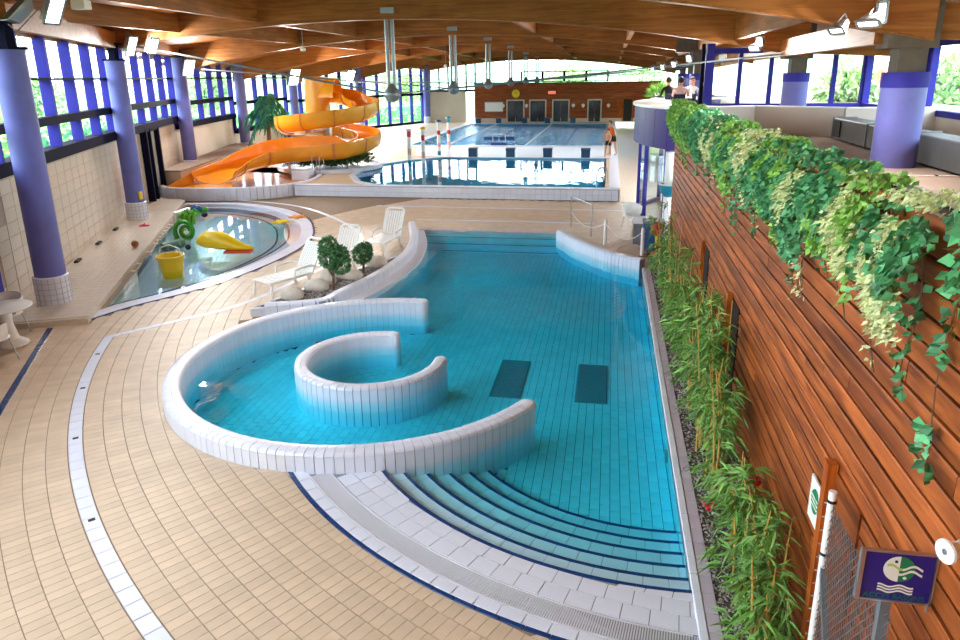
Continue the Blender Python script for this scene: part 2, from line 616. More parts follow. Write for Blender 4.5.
# ================================================================== SETTING: floor, pools
GC = (5.41, 17.65)          # centre of the deck's tile rings and of its drain channel
BC = (1.37, 11.52)          # centre of the beach edge
NC = (0.72, 10.10)          # centre of the beach steps
RC = (-3.76, 10.42); RO = 3.20; RI = 2.93; RZ = 0.27     # big ring wall
CC = (-3.78, 10.52); CO = 1.27; CI = 1.05                # small spa ring
PX1 = 0.93                  # right pool edge
POOL_Z = -0.44
NOSE = [(4.27, 0.0), (4.01, -0.073), (3.72, -0.146), (3.42, -0.219), (3.13, -0.292), (2.84, -0.365)]
RIDGE = spline([(-7.15, 12.75, 0), (-6.45, 12.95, 0), (-5.77, 13.28, 0), (-5.64, 13.88, 0), (-5.36, 15.04, 0), (-5.22, 16.12, 0), (-5.20, 17.8, 0), (-5.55, 19.71, 0), (-6.1, 21.45, 0)], 6)
RWALL = spline([(-1.34, 20.75, 0), (-0.72, 19.45, 0), (0.10, 18.25, 0), (0.93, 17.55, 0)], 6)
KIDS = spline([(-10.3, 12.05, 0), (-10.0, 12.95, 0), (-9.3, 14.25, 0), (-8.82, 15.85, 0), (-8.60, 17.7, 0), (-8.72, 19.5, 0), (-9.25, 21.1, 0), (-10.3, 23.0, 0), (-11.9, 24.6, 0), (-14.2, 25.6, 0), (-16.4, 25.4, 0)], 8)
LEDGE_F = [(-10.30, 12.05), (-16.4, 25.2)]      # pool-side edge of the ledge
WALL = [(-9.6, 6.2), (-12.50, 12.7), (-16.45, 21.6), (-20.0, 30.7), (-22.1, 39.8), (-22.9, 48.8), (-21.2, 57.8), (-17.6, 66.8)]

pool_poly = [(PX1, 17.5)] + [(p[0], p[1]) for p in reversed(RWALL)] + [(-1.34, 21.4), (-5.9, 21.4)] + [(p[0], p[1]) for p in reversed(RIDGE)] + [(-7.1, 12.3), (-5.0, 11.0), (-4.0, 9.0), (PX1, 9.0)]
kids_poly = [(p[0], p[1]) for p in KIDS]
planter_poly = [(-7.12, 12.75), (-6.88, 13.6), (-6.55, 14.5), (-6.25, 15.5), (-5.85, 16.5), (-5.42, 17.4), (-5.2, 16.6), (-5.3, 15.2), (-5.75, 13.4)]

def dist(a, b):
    return math.hypot(a[0] - b[0], a[1] - b[1])

def deck_free(x, y):
    if dist((x, y), RC) < RO - 0.12 or dist((x, y), BC) < 6.62 and x > -5.0 and y < 12:
        return False
    if x > PX1 - 0.02 and y < 19.2:
        return False
    if inpoly(x, y, pool_poly) or inpoly(x, y, kids_poly) or inpoly(x, y, planter_poly):
        return False
    # left of the ledge
    (x0, y0), (x1, y1) = LEDGE_F
    if y > 11.75 and (x - x0) * (y1 - y0) - (y - y0) * (x1 - x0) < 0:
        return False
    if y > 27.35:
        return False
    # wall line
    for a, b in zip(WALL[:-1], WALL[1:]):
        if a[1] <= y <= b[1]:
            t = (y - a[1]) / (b[1] - a[1])
            if x < a[0] + (b[0] - a[0]) * t + 0.05:
                return False
    return True

def snap(p):
    for c, r in ((RC, RO + 0.004), (BC, 6.706)):
        d = dist(p, c)
        if d < r and not (c is BC and (p[0] < -5.0 or p[1] > 12)):
            p = (c[0] + (p[0] - c[0]) * r / d, c[1] + (p[1] - c[1]) * r / d)
    return p

def quads_to_mesh(name, quads, z, depth, gap, mats, origin=None):
    """tiles: inset top, sloped arris, short sides"""
    q = np.array(quads, dtype=np.float64)                 # (N,4,2)
    if len(q) == 0:
        return None
    c = q.mean(axis=1, keepdims=True)
    d = q - c
    L = np.linalg.norm(d, axis=2, keepdims=True)
    out = c + d * np.maximum(0.2, (L - gap * 0.7) / L)
    ins = c + d * np.maximum(0.15, (L - gap * 0.7 - 0.002) / L)
    if origin is not None:
        out = out - np.array(origin); ins = ins - np.array(origin)
    N = len(q)
    V = np.zeros((N, 12, 3))
    V[:, 0:4, :2] = ins; V[:, 0:4, 2] = z
    V[:, 4:8, :2] = out; V[:, 4:8, 2] = z - 0.001
    V[:, 8:12, :2] = out; V[:, 8:12, 2] = z - depth
    base = [(0, 1, 2, 3)]
    for k in (0, 4):
        for i in range(4):
            j = (i + 1) % 4
            base.append((k + i, k + 4 + i, k + 4 + j, k + j))
    B = np.array(base)
    F = (np.arange(N)[:, None, None] * 12 + B[None]).reshape(-1, 4)
    return fast_mesh(name, V.reshape(-1, 3), F, mats)

def visible(x, y, z=0.0):
    v = mw.inverted() @ Vector((x, y, z))
    if v.z > -0.5:
        return False
    px = 480 + 706.7 * v.x / -v.z; py = 283.3 - 706.7 * v.y / -v.z
    return 0 <= px <= 960 and 0 <= py <= 640

CAMP = Vector((0, 0, 4.7))

def tile_field(parent, quads, z, depth, gap, m_one, m_all, n_one, part='tile', rest='tile_field', ok=None):
    """the nearest n_one tiles in view as parts, the rest as one stuff part"""
    cs = [(sum(p[0] for p in q) / 4, sum(p[1] for p in q) / 4) for q in quads]
    idx = [i for i, c in enumerate(cs) if visible(c[0], c[1], z) and (ok is None or ok(*c))]
    idx.sort(key=lambda i: (Vector((cs[i][0], cs[i][1], z)) - CAMP).length)
    one = set(idx[:n_one])
    for i in idx[:n_one]:
        me = quads_to_mesh(part, [quads[i]], 0.0, depth, gap, m_one, origin=cs[i])
        obj(part, me, parent, (cs[i][0], cs[i][1], z))
    me = quads_to_mesh(rest, [q for i, q in enumerate(quads) if i not in one], z, depth, gap, m_all)
    if me:
        obj(rest, me, parent, kind='stuff')

def ccw(q):
    a = sum(q[i][0] * q[(i + 1) % 4][1] - q[(i + 1) % 4][0] * q[i][1] for i in range(4))
    return q if a > 0 else q[::-1]

def polar_quads(c, r0, r1, pitch, a0, a1, stagger=0.0):
    rm = (r0 + r1) / 2
    n = max(1, int(abs(a1 - a0) * PI / 180 * rm / pitch))
    da = (a1 - a0) / n
    out = []
    for k in range(n):
        A = math.radians(a0 + da * (k + stagger)); Bq = math.radians(a0 + da * (k + 1 + stagger))
        out.append(ccw([(c[0] + r0 * math.cos(A), c[1] + r0 * math.sin(A)), (c[0] + r1 * math.cos(A), c[1] + r1 * math.sin(A)),
                        (c[0] + r1 * math.cos(Bq), c[1] + r1 * math.sin(Bq)), (c[0] + r0 * math.cos(Bq), c[1] + r0 * math.sin(Bq))]))
    return out

# ---- floor slab (with the pools cut out), tiles, drain channels
floor = thing('floor', 'beige tiled pool deck with curved tile rows', 'floor', kind='structure')
import bmesh
def slab_with_holes(name, outer, holes, z, m, parent=None, kind=None):
    bm = bmesh.new()
    edges = []
    for loop in [outer] + holes:
        vs = [bm.verts.new((x, y, z)) for x, y in loop]
        for i in range(len(vs)):
            edges.append(bm.edges.new((vs[i], vs[(i + 1) % len(vs)])))
    bmesh.ops.triangle_fill(bm, use_beauty=True, use_dissolve=False, edges=edges)
    bmesh.ops.recalc_face_normals(bm, faces=bm.faces)
    for f in bm.faces:
        if f.normal.z < 0:
            f.normal_flip()
    me = bpy.data.meshes.new(name); bm.to_mesh(me); bm.free()
    me.materials.append(m)
    o = obj(name, me, parent, kind=kind)
    return o

# outline of the opening for the big pool (basin + beach + ring inside)
beach_a0, beach_a1 = 180 + 39, 266.3
open_main = [(PX1, BC[1] - 6.69)] + [(PX1, 17.55)] + [(p[0], p[1]) for p in reversed(RWALL[:-1])] + [(-1.34, 21.4), (-5.95, 21.4)] \
    + [(p[0] - 0.1, p[1]) for p in reversed(RIDGE[6:-2])] + [(RC[0] + RO * math.cos(math.radians(a)), RC[1] + RO * math.sin(math.radians(a))) for a in range(132, 262, 6)] \
    + [(BC[0] + 6.66 * math.cos(math.radians(a)), BC[1] + 6.66 * math.sin(math.radians(a))) for a in range(220, 264, 4)]
open_kids = [(p[0], p[1]) for p in KIDS[2:-2]] + [(-16.0, 24.5)]
outer = [(-30, -2), (1.13, -2), (1.13, 19.1), (12, 19.1), (12, 72), (-30, 72)]
slab_with_holes('subfloor', outer, [open_main, open_kids], -0.008, M['grout'], floor, 'structure')

CH0, CH1 = 15.93, 16.12
q_in, q_out = [], []
for k in range(0, 60):
    r1 = CH0 - 0.25 * k; r0 = r1 - 0.25
    if r0 < 2: break
    q_in += polar_quads(GC, r0, r1, 0.125, 95, 262)
for k in range(0, 48):
    r0 = CH1 + 0.25 * k
    q_out += polar_quads(GC, r0, r0 + 0.25, 0.125, 165, 245)
q_in += polar_quads(GC, CH0, CH1, 0.125, 150, 203.6)
allq = []
for q in q_in + q_out:
    cx = sum(p[0] for p in q) / 4; cy_ = sum(p[1] for p in q) / 4
    if cy_ < 0.5 or cy_ > 27.3 or cx > 1.0:
        continue
    if deck_free(cx, cy_):
        allq.append(ccw([snap(p) for p in q]))
tile_field(floor, allq, 0.0, 0.02, 0.007, M['beige1'], M['beige'], 300)
# deck beyond the tile rows on the right (bar side)
qs = []
for i in range(0, 70):
    for j in range(0, 33):
        x = 1.0 + 0.125 * i; y = 19.25 + 0.25 * j
        if y < 27.2 and x < 4.5:
            qs.append([(x, y), (x + 0.125, y), (x + 0.125, y + 0.25), (x, y + 0.25)])
obj('tile_field', quads_to_mesh('tile_field', qs, 0.0, 0.02, 0.007, M['beige']), floor, kind='stuff')

def strip_tiles(parent, path, w, z, pitch, m, name, gap=0.008, depth=0.03):
    """row of tiles along a path; each an object"""
    p = resample(path, pitch)
    for a, b in zip(p[:-1], p[1:]):
        L = dist(a, b); ang = math.atan2(b[1] - a[1], b[0] - a[0])
        key = (name, round(L, 2), w, m.name)
        if key not in strip_tiles.cache:
            strip_tiles.cache[key] = MB().cham((0, 0, -depth / 2), (L - gap, w, depth), 0.004).mesh(name, m)
        obj(name, strip_tiles.cache[key], parent, ((a[0] + b[0]) / 2, (a[1] + b[1]) / 2, z), ang)
strip_tiles.cache = {}
chan = arc_pts(GC, 16.025, 203.6, 250, 60)
strip_tiles(floor, [(x, y, 0) for x, y in chan], 0.17, 0.004, 0.25, M['white1'], 'channel_tile')
chan2 = spline([(-9.28, 11.2, 0), (-8.47, 12.3, 0), (-7.95, 13.0, 0), (-7.60, 13.9, 0), (-7.3, 15.5, 0), (-7.05, 17.6, 0), (-7.25, 19.8, 0), (-7.92, 21.17, 0), (-9.31, 23.0, 0), (-11.4, 24.95, 0), (-13.4, 25.85, 0), (-15.6, 26.3, 0)], 8)
strip_tiles(floor, chan2, 0.13, 0.004, 0.25, M['white1'], 'channel_tile')
for y, x0, x1 in ((25.5, -8.6, 0.9), (23.1, -6.4, -0.4)):
    MB().box(((x0 + x1) / 2, y, 0.0), (x1 - x0, 0.1, 0.012)).build('channel_strip', M['white'], floor)
# dark blue expansion strip on the left deck
strip_tiles(floor, [(-10.78, 11.49, 0), (-8.8, 8.17, 0), (-8.1, 7.0, 0)], 0.11, 0.004, 0.25, M['blue_tile'], 'blue_strip_tile')
# slots in the drain channel
for a in (207, 212.5, 219, 227):
    x, y = GC[0] + 16.02 * math.cos(math.radians(a)), GC[1] + 16.02 * math.sin(math.radians(a))
    MB().box((x, y, 0.006), (0.07, 0.05, 0.006), math.radians(a)).build('channel_drain', M['black'], floor)

# ---- big pool: basin
basin = thing('pool_basin', 'large turquoise pool basin with tiled floor and curved entry steps', 'pool', kind='structure')
slab_with_holes('basin_bed', [(PX1 + .02, 4.6), (PX1 + .02, 21.6), (-7.2, 21.6), (-7.2, 4.6)], [], POOL_Z - 0.012, M['pool_grout'], basin, 'structure')
def pool_free(x, y):
    if not (x < PX1 and y < 21.4):
        return False
    if dist((x, y), NC) > 2.82 and y < 9.2 and dist((x, y), RC) > RO:
        return False
    if RI < dist((x, y), RC) < RO - 0.05 and not (-25 < math.degrees(math.atan2(y - RC[1], x - RC[0])) < 88):
        return False
    if dist((x, y), RC) < RO or dist((x, y), NC) < 2.83:
        return True
    return inpoly(x, y, pool_poly)
pq = []
ix0 = -7.0
for i in range(0, 66):
    x = PX1 - 0.125 * (i + 1)
    for j in range(0, 62):
        y = 6.8 + 0.25 * j + (0.125 if i % 2 else 0)
        if pool_free(x + 0.0625, y + 0.125):
            pq.append([(x, y), (x + 0.125, y), (x + 0.125, y + 0.25), (x, y + 0.25)])
tile_field(basin, pq, POOL_Z, 0.02, 0.012, M['pool_tile1'], M['pool_tile'], 300, 'floor_tile', 'floor_tile_field')
# basin walls: right side, back side
MB().box((PX1 + 0.03, 11.3, -0.4), (0.04, 13.2, 0.76)).build('basin_wall', M['pool_tile'], basin)
MB().box((-3.65, 21.43, -0.4), (4.7, 0.05, 0.76)).build('basin_wall', M['pool_tile'], basin)
for k in range(3):                                         # shallow steps along the far side
    yy = 21.4 - 0.33 * (k + 1); zt = -0.12 - 0.14 * k
    MB().box((-3.45, yy + 0.165, (zt + POOL_Z) / 2), (4.2, 0.33, zt - POOL_Z)).build('back_step', M['pool_tile'], basin)
    MB().box((-3.45, yy + 0.02, zt + 0.003), (4.2, 0.035, 0.012)).build('step_nosing', M['blue_tile'], basin)
# two dark bottom grilles
for (x0, x1) in ((-1.81, -1.28), (-0.40, 0.13)):
    g = MB().box(((x0 + x1) / 2, 11.42, POOL_Z + 0.004), (x1 - x0, 1.58, 0.016)).build('bottom_grille', M['mat_dark'], basin)
    m_ = MB()
    for k in range(26):
        m_.box(((x0 + x1) / 2, 11.42 - 0.76 + 0.0608 * k, POOL_Z + 0.016), (x1 - x0 - 0.06, 0.03, 0.012))
    m_.build('grille_bars', M['mat_dark'], g, kind='stuff')
# underwater inlet discs on the right wall
for y in (13.9, 8.9):
    MB().tube([(PX1 + 0.012, y, -0.32), (PX1 - 0.02, y, -0.32)], 0.09, 12).build('wall_inlet', M['steel'], basin)

# beach steps: treads (tile pieces) and blue nosings
a_l = lambda r: None
def step_span(r):
    """angles where the step circle leaves the ring wall and meets the right edge"""
    a1 = 360 - math.degrees(math.acos(min(1, (PX1 - NC[0]) / r)))
    a = a1
    while a > 170:
        p = (NC[0] + r * math.cos(math.radians(a)), NC[1] + r * math.sin(math.radians(a)))
        if dist(p, RC) < RO - 0.08:
            break
        a -= 0.4
    return a, a1
for k, (r, z) in enumerate(NOSE):
    a0, a1 = step_span(r)
    rn = NOSE[k + 1][0] if k < 5 else None
    # nosing strip
    path = [(x, y, 0) for x, y in arc_pts(NC, r, a0, a1, 60)]
    MB().sweep(path, [(-0.02, z - 0.015), (0.02, z - 0.015), (0.02, z + 0.004), (-0.02, z + 0.004)]).build('step_nosing', M['blue_tile'], basin, kind='structure')
    # riser below the nosing
    zb = NOSE[k + 1][1] if k < 5 else POOL_Z
    MB().sweep(path, [(0.0, zb - 0.02), (0.03, zb - 0.02), (0.03, z - 0.012), (0.0, z - 0.012)]).build('step_riser', M['pool_tile'], basin)
    if rn:
        qs = polar_quads(NC, rn + 0.02, r - 0.004, 0.25, a0 - 4, a1 + 3, 0.0 if k % 2 else 0.4)
        qs = [q for q in qs if min(p[0] for p in q) < PX1 - 0.01]
        for q in qs:
            c = (sum(p[0] for p in q) / 4, sum(p[1] for p in q) / 4)
            q = ccw([(min(p[0], PX1), p[1]) for p in q])
            obj('step_tile', quads_to_mesh('step_tile', [q], 0.0, 0.02, 0.007, M['white1'], origin=c), basin, (c[0], c[1], zb))
        MB().sweep([(x, y, 0) for x, y in arc_pts(NC, (r + rn) / 2, a0 - 2, a1, 40)], [(-(r - rn) / 2, zb - 0.1), ((r - rn) / 2, zb - 0.1), ((r - rn) / 2, zb - 0.008), (-(r - rn) / 2, zb - 0.008)]).build('step_bed', M['wgrout'], basin)

# dry beach: white tile rows, overflow grating, edge tiles, blue line
beach = thing('beach_edge', 'white tiled beach entry with slotted overflow grating and dark blue edge line', 'pool edge', kind='structure')
bq = []
RG0, RG1 = 6.25, 6.50
rows = 0
r1 = RG0 - 0.01
k = 0
while r1 > 4.6:
    r0 = r1 - 0.205
    for q in polar_quads(BC, r0, r1, 0.25, 200, 274, 0.5 if k % 2 else 0.0):
        c = (sum(p[0] for p in q) / 4, sum(p[1] for p in q) / 4)
        if min(p[0] for p in q) > PX1 - .01 or max(dist(p, NC) for p in q) < 4.33 or dist(c, RC) < RO - 0.05:
            continue
        qq = []
        for p in q:
            d = dist(p, NC)
            if d < 4.29:
                p = (NC[0] + (p[0] - NC[0]) * 4.29 / d, NC[1] + (p[1] - NC[1]) * 4.29 / d)
            qq.append((min(p[0], PX1), p[1]))
        bq.append(ccw(qq))
    r1 = r0
    k += 1
tile_field(beach, bq, 0.0, 0.02, 0.008, M['white1'], M['white'], 200, 'beach_tile', 'beach_tile_field')
pth = lambda r, a0=200, a1=274, n=70: [(x, y, 0) for x, y in arc_pts(BC, r, a0, a1, n) if x < PX1 + 0.02 and dist((x, y), RC) > RO - 0.1]
_ba, _bb = step_span(4.27)
MB().prism([(PX1, 4.8)] + arc_pts(NC, 4.28, _bb, _ba - 1.5, 40) + [(p[0], p[1]) for p in pth(6.26, 205, 274)], -0.08, -0.008).build('beach_bed', M['wgrout'], beach)
MB().sweep(pth(6.56, 205, 274), [(-0.15, -0.06), (0.15, -0.06), (0.15, -0.012), (-0.15, -0.012)]).build('edge_bed', M['wgrout'], beach)
MB().sweep(pth(6.38), [(-0.13, -0.05), (0.13, -0.05), (0.13, -0.035), (-0.13, -0.035)]).build('grating_trough', mat('grating_trough', srgb(176, 180, 192), 0.6), beach)
gm = MB()
aa = 214.0
while aa < 272:
    x, y = BC[0] + 6.38 * math.cos(math.radians(aa)), BC[1] + 6.38 * math.sin(math.radians(aa))
    if x < PX1 and dist((x, y), RC) > RO:
        gm.box((x, y, -0.008), (0.24, 0.014, 0.016), math.radians(aa))
    aa += 0.21
for rr in (6.258, 6.502):
    gm.sweep(pth(rr), [(-0.008, -0.03), (0.008, -0.03), (0.008, 0.003), (-0.008, 0.003)])
gm.build('overflow_grating', mat('pale_grating', srgb(226, 228, 238), 0.45), beach, kind='stuff')
strip_tiles(beach, [p for p in pth(6.582, 216, 274)], 0.135, 0.003, 0.25, M['white1'], 'edge_tile')
strip_tiles(beach, [p for p in pth(6.68, 216, 274)], 0.055, 0.005, 0.25, M['blue_tile'], 'blue_edge_tile')

# right edge: white rounded rim and lilac coping tiles
rim = thing('pool_rim', 'white rounded rim and pale lilac coping along the straight pool side', 'pool edge', kind='structure')
for j in range(62):
    y = 3.2 + 0.25 * j
    if y > 18.6: break
    if 'rimme' not in strip_tiles.cache:
        m_ = MB().sweep([(0, -0.122, 0), (0, 0.122, 0)], [(0.04, -0.06), (0.04, 0.012), (0.03, 0.02), (-0.035, 0.02), (-0.042, 0.012), (-0.042, -0.06)])
        strip_tiles.cache['rimme'] = m_.mesh('rim_tile', M['white1'], True, angle=25)
        strip_tiles.cache['cop'] = MB().cham((0, 0, -0.025), (0.118, 0.244, 0.05), 0.004).mesh('coping_tile', M['lilac'])
    obj('rim_tile', strip_tiles.cache['rimme'], rim, (PX1 + 0.04, y, 0))
    obj('coping_tile', strip_tiles.cache['cop'], rim, (PX1 + 0.145, y, 0.012))
MB().box((PX1 + 0.1, 11.0, -0.05), (0.2, 16.5, 0.08)).build('rim_bed', M['wgrout'], rim)
# back coping
bk = thing('back_coping', 'pale coping strip along the far end of the big pool', 'pool edge', kind='structure')
for i in range(19):
    obj('coping_tile', strip_tiles.cache['cop'], bk, (-5.75 + 0.244 * i, 21.5, 0.012), PI / 2)
    obj('coping_tile', strip_tiles.cache['cop'], bk, (-5.75 + 0.244 * i, 21.63, 0.012), PI / 2)

# ---- raised ring walls
def ring_wall(name, label, c, ro, ri, zt, a0, a1, zb, pitch=0.125):
    t = thing(name, label, 'pool wall', loc=(c[0], c[1], 0))
    w = ro - ri
    path = [(x, y, 0) for x, y in arc_pts((0, 0), (ro + ri) / 2, a0, a1, 80)]
    h = w / 2 - 0.012
    MB().sweep(path, [(-h, zb), (h, zb), (h, zt - 0.03), (-h, zt - 0.03)]).build('wall_core', M['wgrout'], t)
    n = round(math.radians(a1 - a0) * ro / pitch)
    da = (a1 - a0) / n
    g = math.degrees(0.004 / ro)
    def piece(prof, nm, m):
        p = [(x, y, 0) for x, y in arc_pts((0, 0), (ro + ri) / 2, -da / 2 + g, da / 2 - g, 2)]
        return MB().sweep(p, prof).mesh(nm, m, True, angle=50)
    e = 0.045
    W = w / 2
    # n>0 is to the left of travel = inward
    outer_p = [(-W, zb), (-W + 0.012, zb), (-W + 0.012, zt - e - 0.002), (-W, zt - e - 0.002)]
    nose_o = [(-W, zt - e + 0.003), (-W + 0.012, zt - e + 0.003), (-0.003, zt - 0.014), (-0.003, zt), (-W + e, zt), (-W + e * 0.3, zt - e * 0.3)]
    nose_i = [(W, zt - e + 0.003), (W - 0.012, zt - e + 0.003), (0.003, zt - 0.014), (0.003, zt), (W - e, zt), (W - e * 0.3, zt - e * 0.3)]
    inner_p = [(W, zb), (W - 0.012, zb), (W - 0.012, zt - e - 0.002), (W, zt - e - 0.002)]
    m1 = piece(outer_p, 'side_tile', M['white1']); m2 = piece(nose_o, 'nosing_tile', M['white1'])
    m3 = piece(nose_i, 'inner_nosing_tile', M['white1']); m4 = piece(inner_p, 'inner_side_tile', M['white1'])
    lim = 300
    for k in range(n):
        a = math.radians(a0 + da * (k + 0.5))
        obj('side_tile', m1, t, rz=a); obj('nosing_tile', m2, t, rz=a)
        obj('inner_side_tile', m4, t, rz=a); obj('inner_nosing_tile', m3, t, rz=a)
    for a, s in ((a0, 1), (a1, -1)):      # rounded end caps
        x, y = (ro + ri) / 2 * math.cos(math.radians(a)), (ro + ri) / 2 * math.sin(math.radians(a))
        m_ = MB()
        m_.lathe([(W - 0.004, zb), (W - 0.004, zt - e), (W - e * 0.35, zt - e * 0.35), (W - e, zt), (0.0, zt + 0.001)], 14, (x, y, 0))
        m_.build('end_cap', M['white'], t, True)
    return t
ring_wall('ring_wall', 'large curved white tiled wall sweeping around the spa corner of the pool', RC, RO, RI, RZ, 88.5, 334, -0.66)
ring_wall('spa_ring', 'small C-shaped white tiled ring standing in the water', CC, CO, CI, 0.21, 88, 366, -0.66)

# ---- curved wall by the planter and at the far right corner
def path_wall(name, label, path, w, zt, zb, pitch=0.125):
    t = thing(name, label, 'pool wall')
    MB().sweep(path, [(-w / 2 + .012, zb), (w / 2 - .012, zb), (w / 2 - .012, zt - .03), (-w / 2 + .012, zt - .03)]).build('wall_core', M['wgrout'], t)
    p = resample(path, pitch)
    e = 0.04
    for a, b in zip(p[:-1], p[1:]):
        L = dist(a, b); ang = math.atan2(b[1] - a[1], b[0] - a[0])
        key = (name, round(L, 2))
        if key not in strip_tiles.cache:
            g = L / 2 - 0.004
            W = w / 2
            m1 = MB().sweep([(-g, 0, 0), (g, 0, 0)], [(-W, zb), (-W, zt - e), (-W + e, zt), (W - e, zt), (W, zt - e), (W, zb), (W - .011, zb), (W - .011, zt - .035), (-W + .011, zt - .035), (-W + .011, zb)])
            strip_tiles.cache[key] = m1.mesh('wall_tile', M['white1'], True)
        obj('wall_tile', strip_tiles.cache[key], t, ((a[0] + b[0]) / 2, (a[1] + b[1]) / 2, 0), ang)
    return t
path_wall('planter_wall', 'curved white low wall between the rock planter and the pool', RIDGE[3:], 0.22, 0.27, -0.66, 0.25)
path_wall('corner_wall', 'curved white low wall at the far right corner of the big pool', RWALL, 0.24, 0.27, -0.66)
# inner ledge beside the planter wall
led = [(p[0] + 0.22, p[1], 0) for p in RIDGE[18:-1]]
lt = thing('pool_ledge', 'narrow white tiled ledge between curved low wall and water', 'pool edge')
MB().sweep(led, [(-0.16, -0.55), (0.14, -0.55), (0.14, 0.05), (-0.16, 0.02)]).build('ledge_tile', M['white'], lt)

# ---- water of the big pool: closed volume
def water_body(name, poly, z0, z1, m, label):
    bm = bmesh.new()
    vs = [bm.verts.new((x, y, z1)) for x, y in poly]
    f = bm.faces.new(vs)
    r = bmesh.ops.extrude_face_region(bm, geom=[f])
    bmesh.ops.translate(bm, verts=[e for e in r['geom'] if isinstance(e, bmesh.types.BMVert)], vec=(0, 0, z0 - z1))
    bmesh.ops.triangulate(bm, faces=[x for x in bm.faces if len(x.verts) > 4])
    bmesh.ops.recalc_face_normals(bm, faces=bm.faces)
    me = bpy.data.meshes.new(name); bm.to_mesh(me); bm.free()
    me.materials.append(m)
    o = obj(name, me)
    return tag(o, label, 'water', kind='stuff')
wa0, wa1 = step_span(4.29)
water_poly = [(PX1, 17.55)] + [(p[0], p[1]) for p in reversed(RWALL)][1:] + [(-1.34, 21.4), (-5.85, 21.4)] \
    + [(p[0] + 0.05, p[1]) for p in reversed(RIDGE[14:-1])] \
    + [(RC[0] + (RO - 0.05) * math.cos(math.radians(a)), RC[1] + (RO - 0.05) * math.sin(math.radians(a))) for a in range(130, 286, 4)] \
    + arc_pts(NC, 4.29, wa0 + 2, wa1, 40)
water_body('pool_water', water_poly, POOL_Z - 0.2, -0.006, M['water'], 'clear turquoise water of the large leisure pool')

# ---- planter with gravel, boulders, two small trees
pl = thing('rock_planter', 'gravel bed behind the curved low wall beside the loungers', 'planter')
MB().prism([(-6.1 + (x + 6.1) * .95, 15.0 + (y - 15.0) * .97) for x, y in planter_poly], 0.0, 0.13).build('planter_bed', M['soil'], pl)
MB().sweep([(p[0], p[1], 0) for p in planter_poly], [(-0.06, 0), (0.03, 0), (0.03, 0.16), (-0.06, 0.16)], closed=True).build('planter_kerb', M['white'], pl)
def gravel_mesh(name, n, sampler, z, s0, s1, m, seed):
    r = np.random.default_rng(seed)
    pts = []
    while len(pts) < n:
        p = sampler(r)
        if p: pts.append(p)
    P = np.array(pts)
    base = np.array([(1, 0, 0), (-.5, .87, 0), (-.5, -.87, 0), (.3, .2, .75), (-.4, .1, .6), (0, 0, -.5)])
    fac = np.array([(0, 1, 3), (1, 4, 3), (1, 2, 4), (2, 0, 3), (2, 3, 4)])
    V, F = [], []
    ang = r.uniform(0, 2 * PI, n); sz = r.uniform(s0, s1, n)
    c, s = np.cos(ang), np.sin(ang)
    bx = base[None, :, 0] * c[:, None] - base[None, :, 1] * s[:, None] * r.uniform(.6, 1, n)[:, None]
    by = base[None, :, 0] * s[:, None] + base[None, :, 1] * c[:, None]
    bz = np.repeat(base[None, :, 2], n, 0) * r.uniform(.5, 1.0, n)[:, None]
    V = np.stack([bx * sz[:, None] + P[:, 0:1], by * sz[:, None] + P[:, 1:2], bz * sz[:, None] + z], 2).reshape(-1, 3)
    F = (np.arange(n)[:, None, None] * 6 + fac[None]).reshape(-1, 3)
    return fast_mesh(name, V, F, m)
def samp_pl(r):
    x, y = r.uniform(-7.2, -5.2), r.uniform(12.7, 17.4)
    return (x, y) if inpoly(x, y, planter_poly) else None
obj('gravel', gravel_mesh('gravel', 2600, samp_pl, 0.135, 0.015, 0.035, M['gravel'], 3), pl, kind='stuff')
rock_l = ['pale boulder at the near end of the rock planter', 'low rounded boulder next to the taller shrub', 'wide pale boulder between the two small shrubs',
          'upright boulder half hidden behind the taller shrub', 'pale boulder at the far end of the rock planter']
for i, (x, y, rx, ry, rz_) in enumerate([(-6.62, 13.65, .26, .2, .2), (-6.35, 14.35, .30, .2, .18), (-5.95, 15.35, .34, .22, .18), (-6.3, 14.85, .2, .2, .26), (-5.65, 16.5, .28, .22, .2)]):
    tag(MB().blob((0, 0, 0.1), (rx, ry, rz_), 14, 9, 0.07, i + 3).build('boulder', M['rock'], smooth=True, loc=(x, y, 0.1), angle=80), rock_l[i], 'rock', 'boulders in the planter')

def leaf_cloud(name, pts, dirs, L, W, m, seed, parent=None, fold=0.25, droop=0.0):
    """kite shaped folded leaves (two quads each)"""
    r = np.random.default_rng(seed)
    n = len(pts)
    P = np.asarray(pts, float); D = np.asarray(dirs, float)
    D = D / np.maximum(1e-6, np.linalg.norm(D, axis=1, keepdims=True))
    U = r.normal(size=(n, 3)); 
    S = np.cross(D, U); S /= np.maximum(1e-6, np.linalg.norm(S, axis=1, keepdims=True))
    N = np.cross(S, D)
    l = L * r.uniform(.65, 1.25, n)[:, None]; w = W * r.uniform(.7, 1.25, n)[:, None]
    a = P; b = P + D * l * .4 + S * w / 2 + N * w * fold; c = P + D * l + np.array([0, 0, -droop]) * l; d = P + D * l * .4 - S * w / 2 + N * w * fold
    mid = P + D * l * .45
    V = np.stack([a, b, c, d, mid], 1).reshape(-1, 3)
    f = np.array([(0, 1, 4), (1, 2, 4), (2, 3, 4), (3, 0, 4)])
    F = (np.arange(n)[:, None, None] * 5 + f[None]).reshape(-1, 3)
    me = fast_mesh(name, V, F, m)
    return obj(name, me, parent, kind='stuff')

